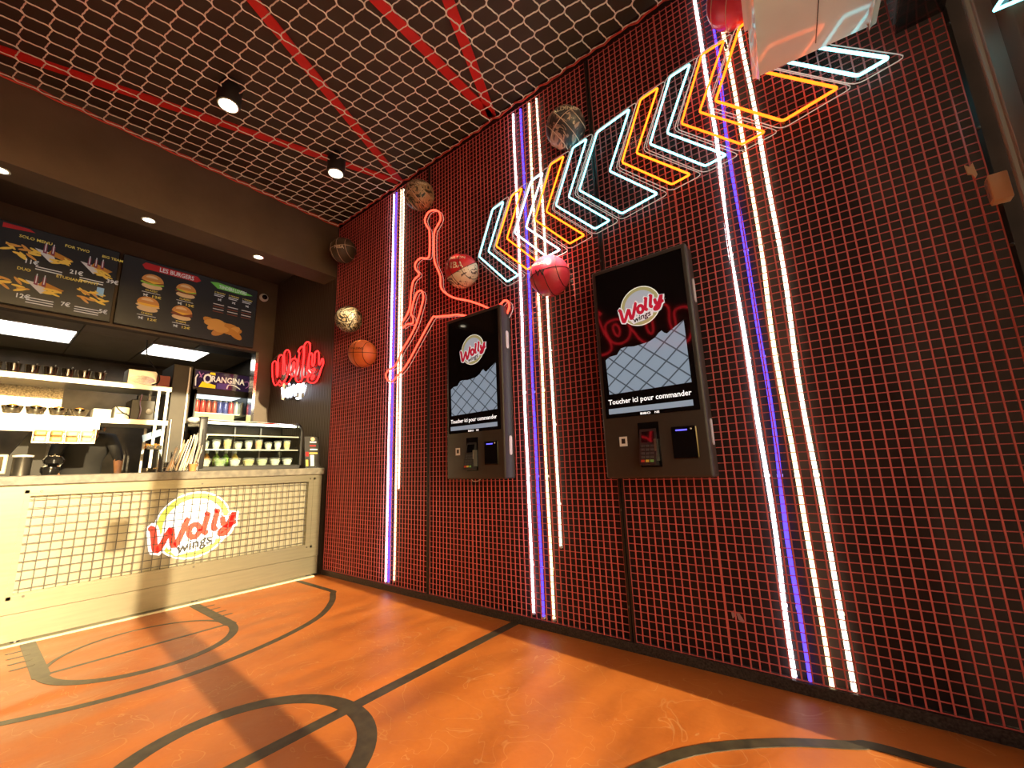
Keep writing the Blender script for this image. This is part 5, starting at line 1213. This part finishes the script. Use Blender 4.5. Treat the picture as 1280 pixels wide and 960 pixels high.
# ------------------------------------------------------------------ cook in black behind the pass
def person(loc, label, turn=0.0):
    J = {'pelvis': (0, 0, 0.95), 'waist': (0.02, 0, 1.08), 'chest': (0.12, 0, 1.24), 'neckb': (0.20, 0, 1.34), 'neck': (0.25, 0, 1.37), 'headb': (0.30, 0, 1.395), 'headt': (0.37, 0, 1.475),
         'shL': (0.17, 0.185, 1.32), 'elL': (0.28, 0.235, 1.12), 'wrL': (0.44, 0.215, 0.965), 'haL': (0.51, 0.205, 0.935), 'shR': (0.17, -0.185, 1.32), 'elR': (0.28, -0.235, 1.12), 'wrR': (0.44, -0.215, 0.965), 'haR': (0.51, -0.205, 0.935),
         'hipL': (0, 0.10, 0.90), 'knL': (0.02, 0.11, 0.50), 'anL': (-0.02, 0.11, 0.08), 'toL': (0.14, 0.12, 0.035), 'hipR': (0, -0.10, 0.90), 'knR': (0.02, -0.11, 0.50), 'anR': (-0.02, -0.11, 0.08), 'toR': (0.14, -0.12, 0.035)}
    Rr = {'pelvis': (0.15, 0.11), 'waist': (0.14, 0.10), 'chest': (0.165, 0.115), 'neckb': (0.08, 0.07), 'neck': (0.055, 0.055), 'headb': (0.07, 0.08), 'headt': (0.085, 0.09), 'sh': (0.072, 0.072), 'el': (0.045, 0.045), 'wr': (0.030, 0.028), 'ha': (0.036, 0.020), 'hip': (0.095, 0.095), 'kn': (0.06, 0.06), 'an': (0.045, 0.045), 'to': (0.045, 0.035)}
    names = list(J); E = [('pelvis', 'waist'), ('waist', 'chest'), ('chest', 'neckb'), ('neckb', 'neck'), ('neck', 'headb'), ('headb', 'headt')]
    for s in 'LR': E += [('chest', 'sh' + s), ('sh' + s, 'el' + s), ('el' + s, 'wr' + s), ('wr' + s, 'ha' + s), ('pelvis', 'hip' + s), ('hip' + s, 'kn' + s), ('kn' + s, 'an' + s), ('an' + s, 'to' + s)]
    # fingers as short chains rooted in the palm
    for s, sg in (('L', 1), ('R', -1)):
        hx, hy, hz = J['ha' + s]
        for k, (dy, ln) in enumerate(((-0.026, 0.060), (-0.009, 0.072), (0.009, 0.068), (0.026, 0.054))):
            a, b = 'fa%s%d' % (s, k), 'fb%s%d' % (s, k)
            J[a] = (hx + ln * 0.55, hy + dy, hz - 0.004); J[b] = (hx + ln, hy + dy * 1.1, hz - 0.022); names += [a, b]; E += [('ha' + s, a), (a, b)]
        a, b = 'ta' + s, 'tb' + s
        J[a] = (hx - 0.01, hy - sg * 0.045, hz - 0.005); J[b] = (hx + 0.025, hy - sg * 0.055, hz - 0.02); names += [a, b]; E += [('ha' + s, a), (a, b)]
    me = bpy.data.meshes.new('skeleton'); me.from_pydata([J[n] for n in names], [(names.index(a), names.index(b)) for a, b in E], [])
    o = bpy.data.objects.new('skeleton', me); COL.objects.link(o)
    o.modifiers.new('skin', 'SKIN'); sv = me.skin_vertices[0].data
    for i, n in enumerate(names):
        r = Rr.get(n) or Rr.get(n[:-1]) or (0.0095, 0.009)
        sv[i].radius = r; sv[i].use_root = (n == 'pelvis')
    o.modifiers.new('sub', 'SUBSURF').levels = 1
    dg = bpy.context.evaluated_depsgraph_get(); ev = bpy.data.meshes.new_from_object(o.evaluated_get(dg))
    bpy.data.objects.remove(o)
    SK = pm('tanned_skin', (0.50, 0.24, 0.11), (0.44, 0.20, 0.09), 12, 0.5); CL = pm('black_work_shirt', (0.020, 0.017, 0.014), None, 14, 0.8); TR = pm('dark_trousers', (0.03, 0.027, 0.024), None, 14, 0.8)
    b = bpy.data.objects.new('body', ev); COL.objects.link(b)
    ev.materials.clear()
    for m in (SK, CL, TR): ev.materials.append(m)
    for p in ev.polygons:
        c = p.center; p.use_smooth = True
        arm = abs(c.y) > 0.15 and c.z < 1.2 and c.x > 0.22
        if c.z < 0.93 and not arm: p.material_index = 2
        elif (c.x > 0.245 and abs(c.y) < 0.13 and c.z > 1.25) or (arm and c.z < 1.10): p.material_index = 0
        else: p.material_index = 1
    t = thing('person', loc, label, 'person'); t.rotation_euler.z = turn
    b.parent = t
    # cap and face: the head is bent forward and down towards the hands
    hd = Vector(loc) + Vector((0.345, 0, 1.435)); hu = Vector((0.45, 0, 0.89)).normalized(); hf = Vector((0.89, 0, -0.45)).normalized()
    cap = MB().lathe([(0.098, 0.02), (0.100, 0.04), (0.085, 0.085), (0.04, 0.11), (0.002, 0.115)], hd, hu, 16).build('cap', CL, t, True)
    pk = hd + hu * 0.03 + hf * 0.08; sd_ = Vector((0, 1, 0))
    MB().prism([pk - sd_ * 0.06, pk + sd_ * 0.06, pk + sd_ * 0.045 + hf * 0.08, pk - sd_ * 0.045 + hf * 0.08], hu * 0.008).build('cap_peak', CL, cap)
    MB().sphere(hd + hf * 0.098 - hu * 0.035, 0.016, 8, 6, (1.2, 0.8, 1.3)).build('nose', SK, t, True)
    for s in (-1, 1):
        MB().sphere(hd + hf * 0.084 + sd_ * (0.033 * s) - hu * 0.005, 0.010, 8, 6).build('eye', BLACK_METAL, t, True)
        MB().sphere(hd + sd_ * (0.088 * s) - hu * 0.02, 0.024, 8, 6, (0.7, 0.4, 1.2)).build('ear', SK, t, True)
    MB().sphere(hd + hf * 0.085 - hu * 0.07, 0.02, 8, 6, (0.4, 1.1, 0.3)).build('mouth', pm('lips', (0.36, 0.12, 0.08), None, 9, 0.5), t, True)
    return t
person((-2.42, -1.365, 0), 'person in black shirt and cap working behind the kitchen pass, forearms in the sun')
